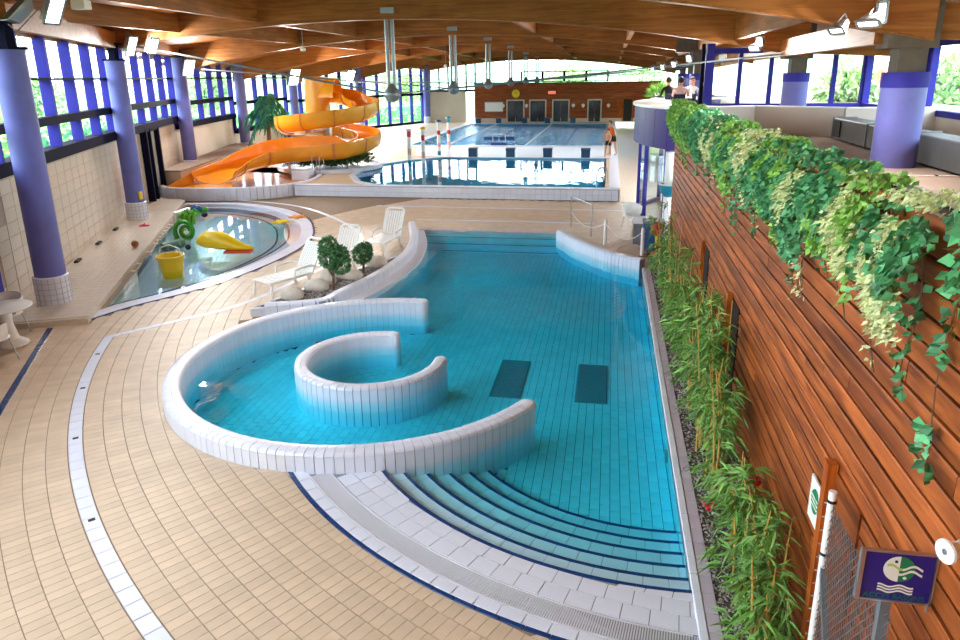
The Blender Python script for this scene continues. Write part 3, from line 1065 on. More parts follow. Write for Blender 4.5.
def shrub(loc, h, cr, label, seed, blobs):
    t = thing('potted_shrub', label, 'shrub', loc)
    t.name = 'small_shrub'
    r = random.Random(seed)
    m_ = MB()
    m_.tube([(0, 0, -0.02), (0.02, 0.01, h * .35), (-0.02, 0, h * .7)], [.035, .028, .015], 8)
    for k in range(4):
        a = r.uniform(0, 6.28)
        m_.tube([(0, 0, h * .35), (cr * .5 * math.cos(a), cr * .5 * math.sin(a), h * .75)], [.018, .008], 6)
    m_.build('stem', M['stem'], t, True)
    rr = np.random.default_rng(seed)
    P, D = [], []
    for (bx, by, bz, br) in blobs:
        n = int(900 * br / .3)
        v = rr.normal(size=(n, 3)); v /= np.linalg.norm(v, axis=1, keepdims=True)
        rad = br * rr.uniform(.55, 1.0, n) ** .5
        P.append(v * rad[:, None] + np.array([bx, by, bz])); D.append(v + rr.normal(size=(n, 3)) * .6)
    leaf_cloud('foliage', np.vstack(P), np.vstack(D), .075, .04, mat('shrub_leaf', srgb(84, 138, 88), .5, .3, 6, island=.45), seed, t)
    return t
shrub((-5.96, 14.34, 0.13), 0.95, .35, 'taller leafy shrub growing among the boulders', 11, [(0, 0, .78, .27), (.22, -.05, .62, .22), (-.08, .1, .98, .2), (.15, .1, .8, .2)])
shrub((-5.75, 15.75, 0.13), 0.62, .25, 'shorter round shrub nearer the curved pool wall', 12, [(0, 0, .48, .22), (.05, .05, .58, .17)])
# ================================================================== paddling pool and ledge
kid = thing('paddling_pool', 'shallow paddling pool with white curved rim and pale tiled floor', 'pool', kind='structure')
KZ = -0.22
slab_with_holes('pool_bed', [(-17.0, 11.5), (-8.3, 11.5), (-8.3, 26), (-17.0, 26)], [], KZ - 0.012, M['wgrout'], kid, 'structure')
def offs(path, d):
    out = []
    for i in range(len(path)):
        a, b = path[max(i - 1, 0)], path[min(i + 1, len(path) - 1)]
        dx, dy = b[0] - a[0], b[1] - a[1]; L = math.hypot(dx, dy)
        out.append((path[i][0] - dy / L * d, path[i][1] + dx / L * d, 0))
    return out
# stones laid square to the ledge
ld = Vector((LEDGE_F[1][0] - LEDGE_F[0][0], LEDGE_F[1][1] - LEDGE_F[0][1])).normalized()
ln = Vector((-ld.y, ld.x))
kq = []
inner_poly = [(p[0], p[1]) for p in offs(KIDS, 0.35)]
for i in range(0, 70):
    for j in range(0, 72):
        u = -1.5 + 0.25 * i; v = -6.8 + 0.125 * j
        p = [Vector(LEDGE_F[0]) + ld * (u + a) + ln * (v + b) for a, b in ((0, 0), (.25, 0), (.25, .125), (0, .125))]
        c = (p[0] + p[2]) / 2
        if inpoly(c.x, c.y, inner_poly):
            kq.append(ccw([(q.x, q.y) for q in p]))
obj('floor_tile_field', quads_to_mesh('floor_tile_field', kq, KZ, 0.02, 0.007, M['kid_tile']), kid, kind='stuff')
# rim: blue line, white gutter tiles, inner wall, two blue depth lines
strip_tiles(kid, offs(KIDS, 0.03), 0.06, 0.008, 0.25, M['blue_tile'], 'blue_edge_tile')
strip_tiles(kid, offs(KIDS, 0.25), 0.36, 0.006, 0.25, M['white1'], 'rim_tile')
MB().sweep(offs(KIDS, 0.25), [(-0.25, -0.3), (0.2, -0.3), (0.2, -0.028), (-0.25, -0.028)]).build('rim_bed', M['white'], kid)
MB().sweep(offs(KIDS, 0.62), [(-0.22, -0.3), (0.2, -0.3), (0.2, -0.10), (-0.22, -0.10)]).build('entry_step', M['white'], kid)
for d in (0.82, 1.2):
    MB().sweep(offs(KIDS, d), [(-0.025, KZ), (0.025, KZ), (0.025, KZ + (0.13 if d < 1 else 0.015)), (-0.025, KZ + (0.13 if d < 1 else 0.015))]).build('depth_line', M['blue_tile'], kid)
water_body('paddling_water', [(p[0], p[1]) for p in offs(KIDS, 0.42)] , KZ - 0.1, -0.02, M['water_kid'], 'still shallow water of the paddling pool')

ledge = thing('wall_ledge', 'low tiled ledge between the paddling pool and the window wall', 'ledge', kind='structure')
lp = [tuple(Vector(LEDGE_F[0]) - ld * .22), tuple(Vector(LEDGE_F[1]) + ld * .1), (-18.6, 27.2), (-16.45, 21.6), (-12.5, 12.7), (-12.0, 11.6), (-11.4, 11.3)]
MB().prism(lp, -0.3, 0.10).build('ledge_core', M['wall_tile'], ledge)
lq = []
for i in range(0, 64):
    for j in range(0, 40):
        u = -0.6 + 0.25 * i; v = 0.0 + 0.125 * j
        p = [Vector(LEDGE_F[0]) + ld * (u + a) + ln * (v + b) for a, b in ((0, 0), (.25, 0), (.25, .125), (0, .125))]
        c = (p[0] + p[2]) / 2
        if inpoly(c.x, c.y, lp):
            lq.append(ccw([(q.x, q.y) for q in p]))
tile_field(ledge, lq, 0.118, 0.03, 0.007, M['wall_tile1'], M['wall_tile'], 300, 'ledge_tile', 'ledge_tile_field')
# tiled front faces
a_, b_, c_ = Vector((-10.25, 11.85)), Vector((-11.4, 11.3)), Vector((-12.0, 11.6))
for p, q in ((a_, b_), (b_, c_)):
    n_ = int((q - p).length / 0.125)
    for k in range(n_):
        m0 = p.lerp(q, (k + .5) / n_)
        ang = math.atan2(q.y - p.y, q.x - p.x)
        MB().box((m0.x, m0.y, 0.055), (0.118, 0.02, 0.12), ang).build('face_tile', M['wall_tile1'], ledge)
for i, (x, y) in enumerate([(-13.72, 15.95), (-14.6, 17.9), (-15.42, 19.75), (-16.6, 22.6)]):
    MB().box((x, y, 0.14), (0.10, 0.36, 0.05), math.atan2(-3.95, 8.9) * -1 if False else math.radians(24)).build('floor_vent', M['black'], ledge)

# ================================================================== left wall with window bays
SILL = [None]
wl_ = thing('wall_left', 'curved cream tiled wall under the window band on the left', 'wall', kind='structure')
win_no = 0
def lerp2(a, b, t):
    return (a[0] + (b[0] - a[0]) * t, a[1] + (b[1] - a[1]) * t)
def wall_box(a, b, t0, t1, z0, z1, th, off=0.0):
    """box along segment a-b, between fractions"""
    p, q = lerp2(a, b, t0), lerp2(a, b, t1)
    ang = math.atan2(q[1] - p[1], q[0] - p[0])
    L = math.hypot(q[0] - p[0], q[1] - p[1])
    nx, ny = -math.sin(ang), math.cos(ang)
    return (((p[0] + q[0]) / 2 + nx * off, (p[1] + q[1]) / 2 + ny * off, (z0 + z1) / 2), (L, th, z1 - z0), ang)
wtq = []
cfg = [  # sill, transom, n panels, floor glazing
    (2.95, 3.75, 5, False), (2.95, 3.75, 5, False), (2.95, 3.75, 5, False), (2.6, 3.6, 5, False), (1.7, 3.3, 5, True), (0.5, 3.1, 5, True), (0.5, 3.1, 6, True)]
for i in range(len(WALL) - 1):
    a, b = WALL[i], WALL[i + 1]
    sill, tran, npan, _f = cfg[i]
    zl = 0.0 if i < 3 else 0.45
    # masonry
    bx_ = wall_box(a, b, 0, 1, 0.0, sill - 0.12, 0.24, 0.12)
    MB().box(*bx_[:2], bx_[2]).build('wall_core', M['wall_grout'], wl_)
    L = math.hypot(b[0] - a[0], b[1] - a[1])
    ang = math.atan2(b[1] - a[1], b[0] - a[0])
    big = i < 3
    tw, th = (0.6, 0.3)
    if ('wt', tw) not in strip_tiles.cache:
        strip_tiles.cache[('wt', tw)] = MB().box((0, -0.006, 0), (tw - 0.012, 0.02, th - 0.010)).mesh('wall_tile', M['wall_tile1'])
    if big:
        nx_, nz_ = int(L / tw), int((sill - 0.12) / th)
        for ix in range(nx_):
            for iz in range(nz_):
                t = (ix + .5 + (0.0)) / nx_
                p = lerp2(a, b, t)
                if not visible(p[0], p[1], th * (iz + .5)):
                    continue
                obj('wall_tile', strip_tiles.cache[('wt', tw)], wl_, (p[0], p[1], th * (iz + .5)), ang)
    else:
        bx_ = wall_box(a, b, 0, 1, 0.0, sill - 0.12, 0.03, -0.01)
        MB().box(*bx_[:2], bx_[2]).build('wall_panel', M['wall_white'], wl_)
    MB().box(*wall_box(a, b, 0, 1, 5.72, 7.0 - .15 * max(0, i - 3), 0.12, 0.02)[:2], ang).build('timber_frieze', M['beam'], wl_)
    # window bay
    win_no += 1
    wlabel = 'blue framed window bay %s' % ['above the table corner at the left edge', 'between the two nearest left columns', 'above the door beside the paddling pool',
                                           'behind the palm and slide run-out', 'behind the upper slide bends', 'to the right of the slide tower', 'beside the white far panel'][i]
    w = thing('window_%d' % win_no, wlabel, 'window', kind='structure')
    top = 5.75
    m_ = MB().box(*wall_box(a, b, 0, 1, sill - 0.14, sill + 0.14, 0.42, -0.04)[:2], ang).build('sill_band', M['dark_frame'], w)
    MB().box(*wall_box(a, b, 0, 1, tran - 0.1, tran + 0.1, 0.30, -0.06)[:2], ang).build('transom', M['dark_frame'], w)
    MB().box(*wall_box(a, b, 0, 1, 4.72, 4.78, 0.30, -0.06)[:2], ang).build('upper_rail', M['dark_frame'], w)
    for k in range(npan + 1):
        t = k / npan
        p = lerp2(a, b, t)
        MB().box((p[0] + math.sin(ang) * 0.06, p[1] - math.cos(ang) * 0.06, (sill + top) / 2 + 0.05), (0.13, 0.27, top - sill), ang).build('mullion', M['blue_frame'], w)
    for k in range(npan):
        for (z0, z1) in ((sill + 0.14, tran - 0.1), (tran + 0.1, top)):
            MB().box(*wall_box(a, b, (k + .06) / npan, (k + .94) / npan, z0, z1, 0.012, 0.06)[:2], ang).build('pane', M['glass'], w)
# end glazing from the last column to the wood wall
w = thing('window_8', 'tall window strip in the far left corner', 'window', kind='structure')
a, b = WALL[-1], (-12.7, 68.4)
ang = math.atan2(b[1] - a[1], b[0] - a[0])
MB().box(*wall_box(a, b, 0, .82, 0.45, 3.3, 0.2, 0.0)[:2], ang).build('white_panel', M['wall_white'], w)
for k in range(7):
    p = lerp2(a, b, k / 6)
    MB().box((p[0], p[1], 4.7), (0.14, 0.2, 2.6), ang).build('mullion', M['blue_frame'], w)
MB().box(*wall_box(a, b, 0, 1, 3.25, 3.45, 0.2, 0.0)[:2], ang).build('transom', M['dark_frame'], w)
for k in range(6):
    MB().box(*wall_box(a, b, (k + .06) / 6, (k + .94) / 6, 3.45, 6.0, 0.012, 0.03)[:2], ang).build('pane', M['glass'], w)

# door beside the paddling pool
a, b = WALL[2], WALL[3]
ang = math.atan2(b[1] - a[1], b[0] - a[0])
d = thing('door_1', 'dark blue framed glass door in the left wall by the paddling pool', 'door', kind='structure')
for t in (0.36, 0.42, 0.56):
    p = lerp2(a, b, t)
    MB().box((p[0] + .1, p[1], 1.5), (0.16 if t != .42 else .1, 0.34, 2.8), ang).build('door_post', M['dark_frame'], d)
MB().box(*wall_box(a, b, .36, .56, 2.75, 2.9, 0.34, -0.05)[:2], ang).build('door_head', M['dark_frame'], d)
MB().box(*wall_box(a, b, .37, .55, 0.12, 2.75, 0.03, -0.06)[:2], ang).build('door_glass', mat('bright_door_pane', srgb(206, 222, 220), 0.1), d)
# dark blue doors at the left edge of the picture
a, b = WALL[0], WALL[1]
ang = math.atan2(b[1] - a[1], b[0] - a[0])
d = thing('door_2', 'dark blue framed doors behind the white table at the left edge', 'door', kind='structure')
for t in (0.50, 0.66, 0.80):
    p = lerp2(a, b, t)
    MB().box((p[0] + .1, p[1], 1.4), (0.22, 0.3, 2.8), ang).build('door_post', M['blue_frame'], d)
MB().box(*wall_box(a, b, .51, .65, 0.05, 2.8, 0.04, -0.08)[:2], ang).build('door_leaf', M['door_glass'], d)
MB().box(*wall_box(a, b, .67, .79, 0.05, 2.8, 0.04, -0.08)[:2], ang).build('door_leaf', M['door_glass'], d)

# low plastered apron under bay 3 windows near the slide (white wall with flat top)
ap = thing('wall_apron', 'low white wall with broad flat top behind the slide run-out', 'wall', kind='structure')
MB().prism([(-18.4, 27.0), (-17.6, 27.0), (-20.2, 39.0), (-21.6, 39.0)], 0.0, 1.0).build('apron_core', M['wall_white'], ap)
MB().prism([(-18.5, 26.9), (-17.5, 26.9), (-20.1, 39.1), (-21.7, 39.1)], 1.0, 1.06).build('apron_cap', M['terrace'], ap)

# ================================================================== left columns
colL = [(-11.70, 12.75), (-15.85, 21.5), (-19.35, 30.6), (-21.35, 39.7), (-22.2, 48.8), (-20.5, 57.8), (-17.0, 66.6)]
clab = ['nearest tall periwinkle blue column beside the white table', 'periwinkle blue column with a small yellow notice by the paddling pool', 'periwinkle blue column behind the foot of the orange slide',
        'blue column left of the palm behind the slide', 'blue column between the palm and slide tower', 'blue column just right of the slide tower', 'blue column in front of the white far panel']
def column_mesh_parts():
    sh = MB().lathe([(0.30, 0.62), (0.30, 5.15), (0.31, 5.15), (0.31, 5.2), (0.22, 5.2)], 24).mesh('shaft', M['blue_col'], True)
    bs = MB().lathe([(0.345, 0.0), (0.345, 0.60), (0.32, 0.62), (0.30, 0.62)], 24).mesh('tiled_base', M['white'], True)
    br = MB()
    br.box((0, 0, 5.45), (0.22, 0.22, 0.55)); br.box((0, 0, 5.23), (0.5, 0.5, 0.06)); br.box((0, 0, 5.72), (0.5, 0.34, 0.06))
    return sh, bs, br.mesh('head_bracket', M['dark_frame'])
csh, cbs, cbr = column_mesh_parts()
tile_lines = MB()
for k in range(1, 5):
    tile_lines.lathe([(0.347, k * .12), (0.347, k * .12 + .006)], 24)
for k in range(18):
    an = 2 * PI * k / 18
    tile_lines.box((0.345 * math.cos(an), 0.345 * math.sin(an), 0.3), (0.006, 0.006, 0.6), an)
ctl = tile_lines.mesh('base_joints', M['wgrout'])
for i, (x, y) in enumerate(colL):
    zb = 0.1 if i < 2 else 0.45
    c = thing('column', clab[i], 'column', (x, y, zb), group='round columns along the window wall')
    s = obj('shaft', csh, c); s.scale = (1, 1, (5.35 - zb) / 5.2) if False else (1, 1, 1)
    obj('tiled_base', cbs, c); obj('base_joints', ctl, c); obj('head_bracket', cbr, c)
    if i == 1:
        n_ = MB().box((0.30, -0.10, 0.85), (0.04, 0.16, 0.26)).build('notice', M['yellow'], c)
    if i == 2:
        MB().box((0, 0, -0.22), (1.0, 1.0, 0.46)).build('plinth', M['white'], c)

# ================================================================== floodlights on the columns
def floodlight(loc, aim, label, power, size=(0.42, 0.30), lit=True):
    """loc: lamp centre; aim: direction of the glass"""
    t = thing('floodlight', label, 'floodlight', loc, group='floodlights on column heads')
    d = Vector(aim).normalized()
    q = d.to_track_quat('-Z', 'X')
    t.rotation_mode = 'QUATERNION'; t.rotation_quaternion = q
    w, h = size
    m_ = MB()
    v = [(-w / 2, -h / 2, 0), (w / 2, -h / 2, 0), (w / 2, h / 2, 0), (-w / 2, h / 2, 0), (-w * .3, -h * .25, .2), (w * .3, -h * .25, .2), (w * .3, h * .25, .2), (-w * .3, h * .25, .2)]
    m_.add(v, [(4, 5, 6, 7), (0, 1, 5, 4), (1, 2, 6, 5), (2, 3, 7, 6), (3, 0, 4, 7)])
    m_.build('housing', M['steel'], t)
    f_ = MB()
    for (cx_, cy_, sx_, sy_) in ((0, h / 2, w, .025), (0, -h / 2, w, .025), (w / 2, 0, .025, h), (-w / 2, 0, .025, h)):
        f_.box((cx_, cy_, -.005), (sx_ + .02, sy_ + .02 if sx_ > sy_ else sy_, .03))
    f_.build('bezel', M['galv'], t)
    MB().box((0, 0, -0.004), (w - .04, h - .04, .006)).build('lamp_glass', M['lamp'] if lit else M['galv'], t)
    MB().tube([(-w / 2 - .03, 0, .08), (-w / 2 - .03, 0, .26), (w / 2 + .03, 0, .26), (w / 2 + .03, 0, .08)], .012, 6).build('yoke', M['galv'], t)
    if lit and power > 0:
        ld_ = bpy.data.lights.new('floodlight_beam', 'AREA')
        ld_.shape = 'RECTANGLE'; ld_.size = w; ld_.size_y = h
        ld_.energy = power; ld_.color = (1.0, 0.98, 0.95)
        lo = bpy.data.objects.new('beam', ld_); COL.objects.link(lo)
        lo.parent = t; lo.location = (0, 0, -0.03)
    return t
floodlight((-10.2, 12.4, 6.0), (0.85, -0.1, -0.5), 'lit floodlight on the nearest left column head, at the top left corner', LAMP_W * .35, (0.62, .34))
floodlight((-10.85, 12.2, 6.0), (-0.3, -0.6, 0.7), 'dark floodlight beside the lit one on the nearest left column', 0, (0.6, .34), lit=False)
floodlight((-14.95, 21.2, 5.72), (0.92, -0.1, -0.42), 'left one of two lit floodlights on the second left column', LAMP_W * .4, (0.62, .36))
floodlight((-14.25, 21.3, 5.72), (0.92, -0.1, -0.42), 'right one of two lit floodlights on the second left column', LAMP_W * .4, (0.5, .34))
floodlight((-18.6, 30.2, 5.2), (0.8, -0.4, -0.45), 'lit floodlight on the third left column behind the slide', LAMP_W, (0.75, .5))
floodlight((-17.6, 39.0, 4.75), (0.75, -0.5, -0.45), 'lit floodlight under the roof just left of the slide tower', LAMP_W * 2.6, (0.95, .6))
floodlight((-17.6, 48.0, 4.75), (0.7, -0.5, -0.5), 'small lit floodlight right of the slide tower top', LAMP_W * 2.6, (0.9, .6))
# ================================================================== roof: trussed glulam arches, purlins, ceiling
def zb_(x):
    return 6.35 - 0.0085 * (x + 7.0) ** 2
ARCH_Y = [12.9, 21.8, 30.8, 39.8, 48.8, 57.8, 66.6]
DROP = [0, 0, 0, 0.0, 0.1, 0.25, 0.35]
arch_lab = ['nearest curved glulam arch crossing the top right corner', 'second curved glulam arch, broad one across the top of the picture', 'third curved glulam arch with strut, seen under the broad one', 'fourth curved glulam arch of the hall roof',
            'fifth curved glulam arch of the hall roof', 'sixth curved glulam arch near the far wall', 'last curved glulam arch above the far window band']
colR_x = [4.75, 5.10, 5.3, 5.3, 5.3, 5.3, 5.3]
for i, y in enumerate(ARCH_Y):
    dz = -DROP[i]
    xl = colL[i][0] - 0.4 if i < len(colL) else -17
    xr = colR_x[i] + 0.2
    t = thing('roof_arch', arch_lab[i], 'roof beam', (0, y, 0), group='trussed roof arches')
    m_ = MB()
    N = 40
    vs, fs = [], []
    for k in range(N + 1):
        x = xl + (xr - xl) * k / N
        zz = zb_(x) + dz
        for (yy, zo) in ((-.12, 0), (.12, 0), (.12, 1.0), (-.12, 1.0)):
            vs.append((x, yy, zz + zo))
    for k in range(N):
        for q in range(4):
            q2 = (q + 1) % 4
            fs.append((k * 4 + q, (k + 1) * 4 + q, (k + 1) * 4 + q2, k * 4 + q2))
    fs += [(0, 1, 2, 3), (N * 4 + 3, N * 4 + 2, N * 4 + 1, N * 4)]
    m_.add(vs, fs).build('beam', M['beam'], t)
    # light edge moulding along the bottom
    MB().tube([(xl + (xr - xl) * k / N, -.125, zb_(xl + (xr - xl) * k / N) + dz + .02) for k in range(N + 1)], .012, 5).build('edge_trim', M['decking'], t)
    if i > 0:
        nx = -6.65
        nz = 4.18 + (0.0 if i < 3 else 0.05)
        s_ = MB()
        for o in (-.09, .09):
            s_.tube([(nx + o, -.05, nz), (nx + o, -.05, zb_(nx) + .25 + dz)], .06, 10)
        s_.build('strut', M['galv'], t, True)
        MB().lathe([(.0, -.25), (.16, -.2), (.26, -.05), (.26, .06), (.14, .2), (.1, .32)], 14, (nx, -.05, nz)).build('strut_foot', M['galv'], t, True)
        MB().box((nx, -.05, zb_(nx) + .25 + dz), (.42, .3, .16)).build('strut_head', M['galv'], t)
        for o in (-.09, .09):
            MB().tube([(nx, o, nz), (xl + .8, o, zb_(xl + .8) + dz + .05)], .025, 6).build('tie_rod', M['galv'], t, True)
            MB().tube([(nx, o, nz), (xr - .4, o, zb_(xr - .4) + dz + .05)], .025, 6).build('tie_rod', M['galv'], t, True)
# purlins between arches
purl = [-13.6, -10.9, -3.2, 0.6, 3.4]
pn = 0
wordY = ['between the first and second arches', 'between the second and third arches', 'between the third and fourth arches', 'between the fourth and fifth arches', 'between the fifth and sixth arches', 'between the sixth and last arches']
wordX = ['leftmost purlin', 'second purlin from the left', 'middle purlin', 'fourth purlin from the left', 'rightmost purlin']
for i in range(len(ARCH_Y) - 1):
    for j, x in enumerate(purl):
        if i == 0 and j in (2, 3):
            continue
        z = zb_(x) + 0.42 - DROP[i]
        y0, y1 = ARCH_Y[i] + .125, ARCH_Y[i + 1] - .125
        m_ = MB().bar((0, -(y1 - y0) / 2, 0), (0, (y1 - y0) / 2, (DROP[i] - DROP[i + 1])), .16, .55)
        tag(m_.build('roof_purlin', M['purlin'], loc=(x, (y0 + y1) / 2, z)), 'straight glulam ' + wordX[j] + ' ' + wordY[i], 'roof beam', 'roof purlins')
# eave beams on the columns
for i in range(len(colL) - 1):
    a, b = colL[i], colL[i + 1]
    o = MB().bar((a[0], a[1], 5.95 - DROP[i]), (b[0], b[1], 5.95 - DROP[i + 1]), .2, .5).build('eave_beam', M['purlin'])
    tag(o, 'glulam eave beam over the ' + ['first', 'second', 'third', 'fourth', 'fifth', 'sixth'][i] + ' left window bay', 'roof beam', 'eave beams')
# ceiling boards following the arches
ceil = thing('ceiling', 'curved timber ceiling of the pool hall', 'ceiling', kind='structure')
def wall_x(y):
    P = [(-4.2, -6.0)] + WALL + [(-12.7, 68.4), (-12.7, 75)]
    for a, b in zip(P[:-1], P[1:]):
        if a[1] <= y <= b[1]:
            return a[0] + (b[0] - a[0]) * (y - a[1]) / (b[1] - a[1])
    return -12.7
dr_at = lambda y: float(np.interp(y, [-6] + ARCH_Y + [72], [0] + DROP + [0.4]))
yy_all = [-6 + 1.5 * k for k in range(52)]
for k in range(33):
    x0, x1 = -25.0 + k, -24.0 + k
    ok_ = [y for y in yy_all if wall_x(y) - 1.3 < (x0 + x1) / 2 and y <= 71]
    if len(ok_) < 2:
        continue
    yl = [ok_[0]] + [y for y in ARCH_Y if ok_[0] < y < ok_[-1]] + [ok_[-1]]
    vs, fs = [], []
    for y in yl:
        d_ = dr_at(y)
        za, zb2 = zb_(max(x0, -23)) + .92 - d_, zb_(max(x1, -23)) + .92 - d_
        vs += [(x0, y, za), (x1, y, zb2), (x0, y, za + .1), (x1, y, zb2 + .1)]
    for j in range(len(yl) - 1):
        o = j * 4
        fs += [(o, o + 1, o + 5, o + 4), (o + 2, o + 6, o + 7, o + 3), (o, o + 4, o + 6, o + 2), (o + 1, o + 3, o + 7, o + 5)]
    e_ = (len(yl) - 1) * 4
    fs += [(0, 2, 3, 1), (e_, e_ + 1, e_ + 3, e_ + 2)]
    MB().add(vs, fs).build('ceiling_board', M['decking'], ceil)
# hanging ceiling sensors / small pendants
for (x, y, z, lab) in ((-11.3, 26.0, 5.7, 'small white pendant sensor hanging left of the broad arch'), (-10.0, 44.0, 5.3, 'small white pendant sensor above the slide')):
    t = thing('pendant_sensor', lab, 'sensor', (x, y, z))
    MB().tube([(0, 0, 0), (0, 0, 7.0 - z)], .012, 6).build('cord', M['galv'], t)
    MB().lathe([(0, -.06), (.1, -.04), (.1, .05), (.03, .09), (0, .1)], 12).build('body', M['plastic'], t, True)
# ceiling box fitting near the top left
tag(MB().cham((0, 0, 0), (.3, .2, .2), .04).build('ceiling_fitting', M['plastic'], loc=(-10.35, 13.3, 6.15)), 'small cream box fitting under the roof at the top left', 'fitting')

# ================================================================== far end: raised deck, pools, wood wall
fr = thing('floor_raised', 'raised beige deck around the far pools', 'floor', kind='structure')
RZD = 0.45
mid_open = [(-0.15, 27.75), (-0.15, 37.9), (-8.9, 37.9), (-10.3, 36.6), (-11.2, 34.8), (-11.5, 32.6), (-11.2, 30.4), (-10.3, 28.6), (-9.3, 27.75)]
lap_open = [(-0.3, 44.6), (-0.3, 65.6), (-12.6, 65.6), (-12.6, 44.6)]
rd_outer = [(0.45, 27.4), (0.45, 68), (-18, 68), (-21.5, 57.8), (-23, 48.8), (-22.2, 39.8), (-20.0, 33.0), (-12.76, 33.0), (-12.76, 27.4)]
m_beige_far = None
def brick_floor_mat(name, c, mo, sx, sy):
    m = bpy.data.materials.new(name); m.use_nodes = True
    n, l = m.node_tree.nodes, m.node_tree.links
    b = n['Principled BSDF']; b.inputs['Roughness'].default_value = 0.4
    br = n.new('ShaderNodeTexBrick')
    br.inputs['Color1'].default_value = (*c, 1); br.inputs['Color2'].default_value = (*[x * .93 for x in c], 1); br.inputs['Mortar'].default_value = (*mo, 1)
    br.inputs['Scale'].default_value = 1.0; br.inputs['Brick Width'].default_value = sx; br.inputs['Row Height'].default_value = sy; br.inputs['Mortar Size'].default_value = 0.008
    tc = n.new('ShaderNodeTexCoord')
    l.new(tc.outputs['Object'], br.inputs['Vector']); l.new(br.outputs['Color'], b.inputs['Base Color'])
    return m
M['far_beige'] = brick_floor_mat('far_beige_tile', srgb(228, 204, 172), srgb(190, 160, 128), .25, .125)
slab_with_holes('deck_slab', rd_outer, [mid_open, lap_open], RZD, M['far_beige'], fr, 'structure')
slab_with_holes('side_path', [(.48, 27.3), (4.2, 27.3), (4.2, 68), (.48, 68)], [], .002, M['far_beige'], fr, 'structure')
# front wall of the raised deck: tiles
fw = MB().box((-6.15, 27.46, RZD / 2), (13.2, 0.1, RZD - .02)).build('front_wall_core', M['wgrout'], fr)
k = 0
key = MB().box((0, 0, 0), (0.236, 0.02, 0.20)).mesh('front_tile', M['white1'])
for ix in range(54):
    for iz in range(2):
        obj('front_tile', key, fr, (-12.64 + .244 * ix, 27.40, 0.115 + .21 * iz))
MB().box((-6.15, 27.57, RZD + .012), (13.2, 0.34, .03)).build('front_coping', M['white'], fr)
MB().box((0.27, 47.8, RZD + .012), (0.42, 40.4, .03)).build('side_coping', M['white'], fr)
MB().box((0.46, 47.8, RZD / 2), (0.04, 40.4, RZD)).build('side_wall', M['white'], fr)
# white copings of mid pool and lap pool
MB().sweep([(x, y, RZD) for x, y in mid_open[2:]], [(-0.28, 0), (0.0, 0), (0.0, .03), (-0.28, .03)]).build('pool_coping', M['white'], fr)
MB().box((-4.6, 38.15, RZD + .012), (9.4, .5, .04)).build('pool_coping', M['white'], fr)
MB().box((-6.4, 44.3, RZD + .012), (12.8, .6, .04)).build('pool_coping', M['white'], fr)
MB().box((-6.4, 66.0, RZD + .012), (12.8, .8, .04)).build('pool_coping', M['white'], fr)
MB().box((-12.85, 55, RZD + .012), (.5, 21, .04)).build('pool_coping', M['white'], fr)
MB().prism([(-0.2, 38.4), (-0.2, 44.0), (-12.0, 44.0), (-10.6, 38.6), (-9.2, 38.4)], RZD, RZD + .008).build('divider_floor', M['white'], fr)
# basins
def far_basin(name, poly, zb, zt, m, label):
    t = thing(name, label, 'pool', kind='structure')
    MB().sweep([(x, y, 0) for x, y in poly + poly[:1]], [(0, zb), (-.06, zb), (-.06, zt), (0, zt)]).build('basin_wall', m, t)
    slab_with_holes('basin_floor', poly, [], zb, m, t, 'structure')
    return t
M['mid_tile'] = brick_floor_mat('mid_pool_tile', srgb(110, 200, 240), srgb(80, 166, 210), .25, .25)
far_basin('middle_pool', mid_open, 0.1, RZD, M['mid_tile'], 'calm middle pool mirroring the far windows')
far_basin('lap_pool', lap_open, 0.2, RZD, M['mid_tile'], 'far lap pool with choppy blue water')
water_body('middle_water', mid_open, 0.05, RZD - .05, M['water_far'], 'calm mirror-like water of the middle pool')
water_body('lap_water', lap_open, 0.15, RZD - .05, M['water_lap'], 'choppy blue water of the far lap pool')

# far wood wall with boards
wb = thing('wall_back', 'dark red-brown boarded wall at the far end of the hall', 'wall', kind='structure')
WBY = 68.0
MB().box((-4.2, WBY + .15, 2.2), (17.0, .2, 3.5)).build('wall_core', M['backing'], wb)
nb = 22
bm_ = MB().box((0, 0, 0), (17.0, .04, 3.4 / nb - .012)).mesh('board', M['far_wood'])
for k in range(nb):
    obj('board', bm_, wb, (-4.2, WBY, .55 + 3.4 / nb * (k + .5)))
MB().box((-4.2, WBY - .04, .62), (17.0, .06, .36)).build('tiled_skirting', M['wall_tile'], wb)
def far_door(n, x, w, h, label, dark=False, leafs=2):
    t = thing('door_%d' % n, label, 'door', kind='structure')
    z0 = RZD
    fm = M['wall_tile'] if not dark else M['post_wood']
    MB().box((x - w / 2, WBY - .08, z0 + h / 2), (.1, .12, h)).build('door_frame', fm, t)
    MB().box((x + w / 2, WBY - .08, z0 + h / 2), (.1, .12, h)).build('door_frame', fm, t)
    MB().box((x, WBY - .08, z0 + h), (w + .1, .12, .1)).build('door_frame', fm, t)
    for k in range(leafs):
        ww = (w - .1) / leafs
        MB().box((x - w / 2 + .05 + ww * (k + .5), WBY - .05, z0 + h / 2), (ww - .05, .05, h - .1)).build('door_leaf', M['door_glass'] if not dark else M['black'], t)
far_door(3, -8.8, 1.6, 2.0, 'leftmost far door in a cream frame, below the yellow clock')
far_door(4, -6.7, 1.5, 2.0, 'second far door in a cream frame')
far_door(5, -4.55, 1.5, 2.0, 'third far door with dark panes below the red exit light')
far_door(6, -1.45, 1.2, 2.0, 'fourth far door near the right end of the boarded wall')
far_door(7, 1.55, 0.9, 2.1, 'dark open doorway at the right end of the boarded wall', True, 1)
MB().box((0.85, WBY - .03, 1.5), (.5, .06, 2.0)).build('door_panel', M['post_wood'], wb)
bd = thing('notice_board', 'white notice board on the far wall left of the doors', 'board', (-10.85, WBY - .06, 1.85))
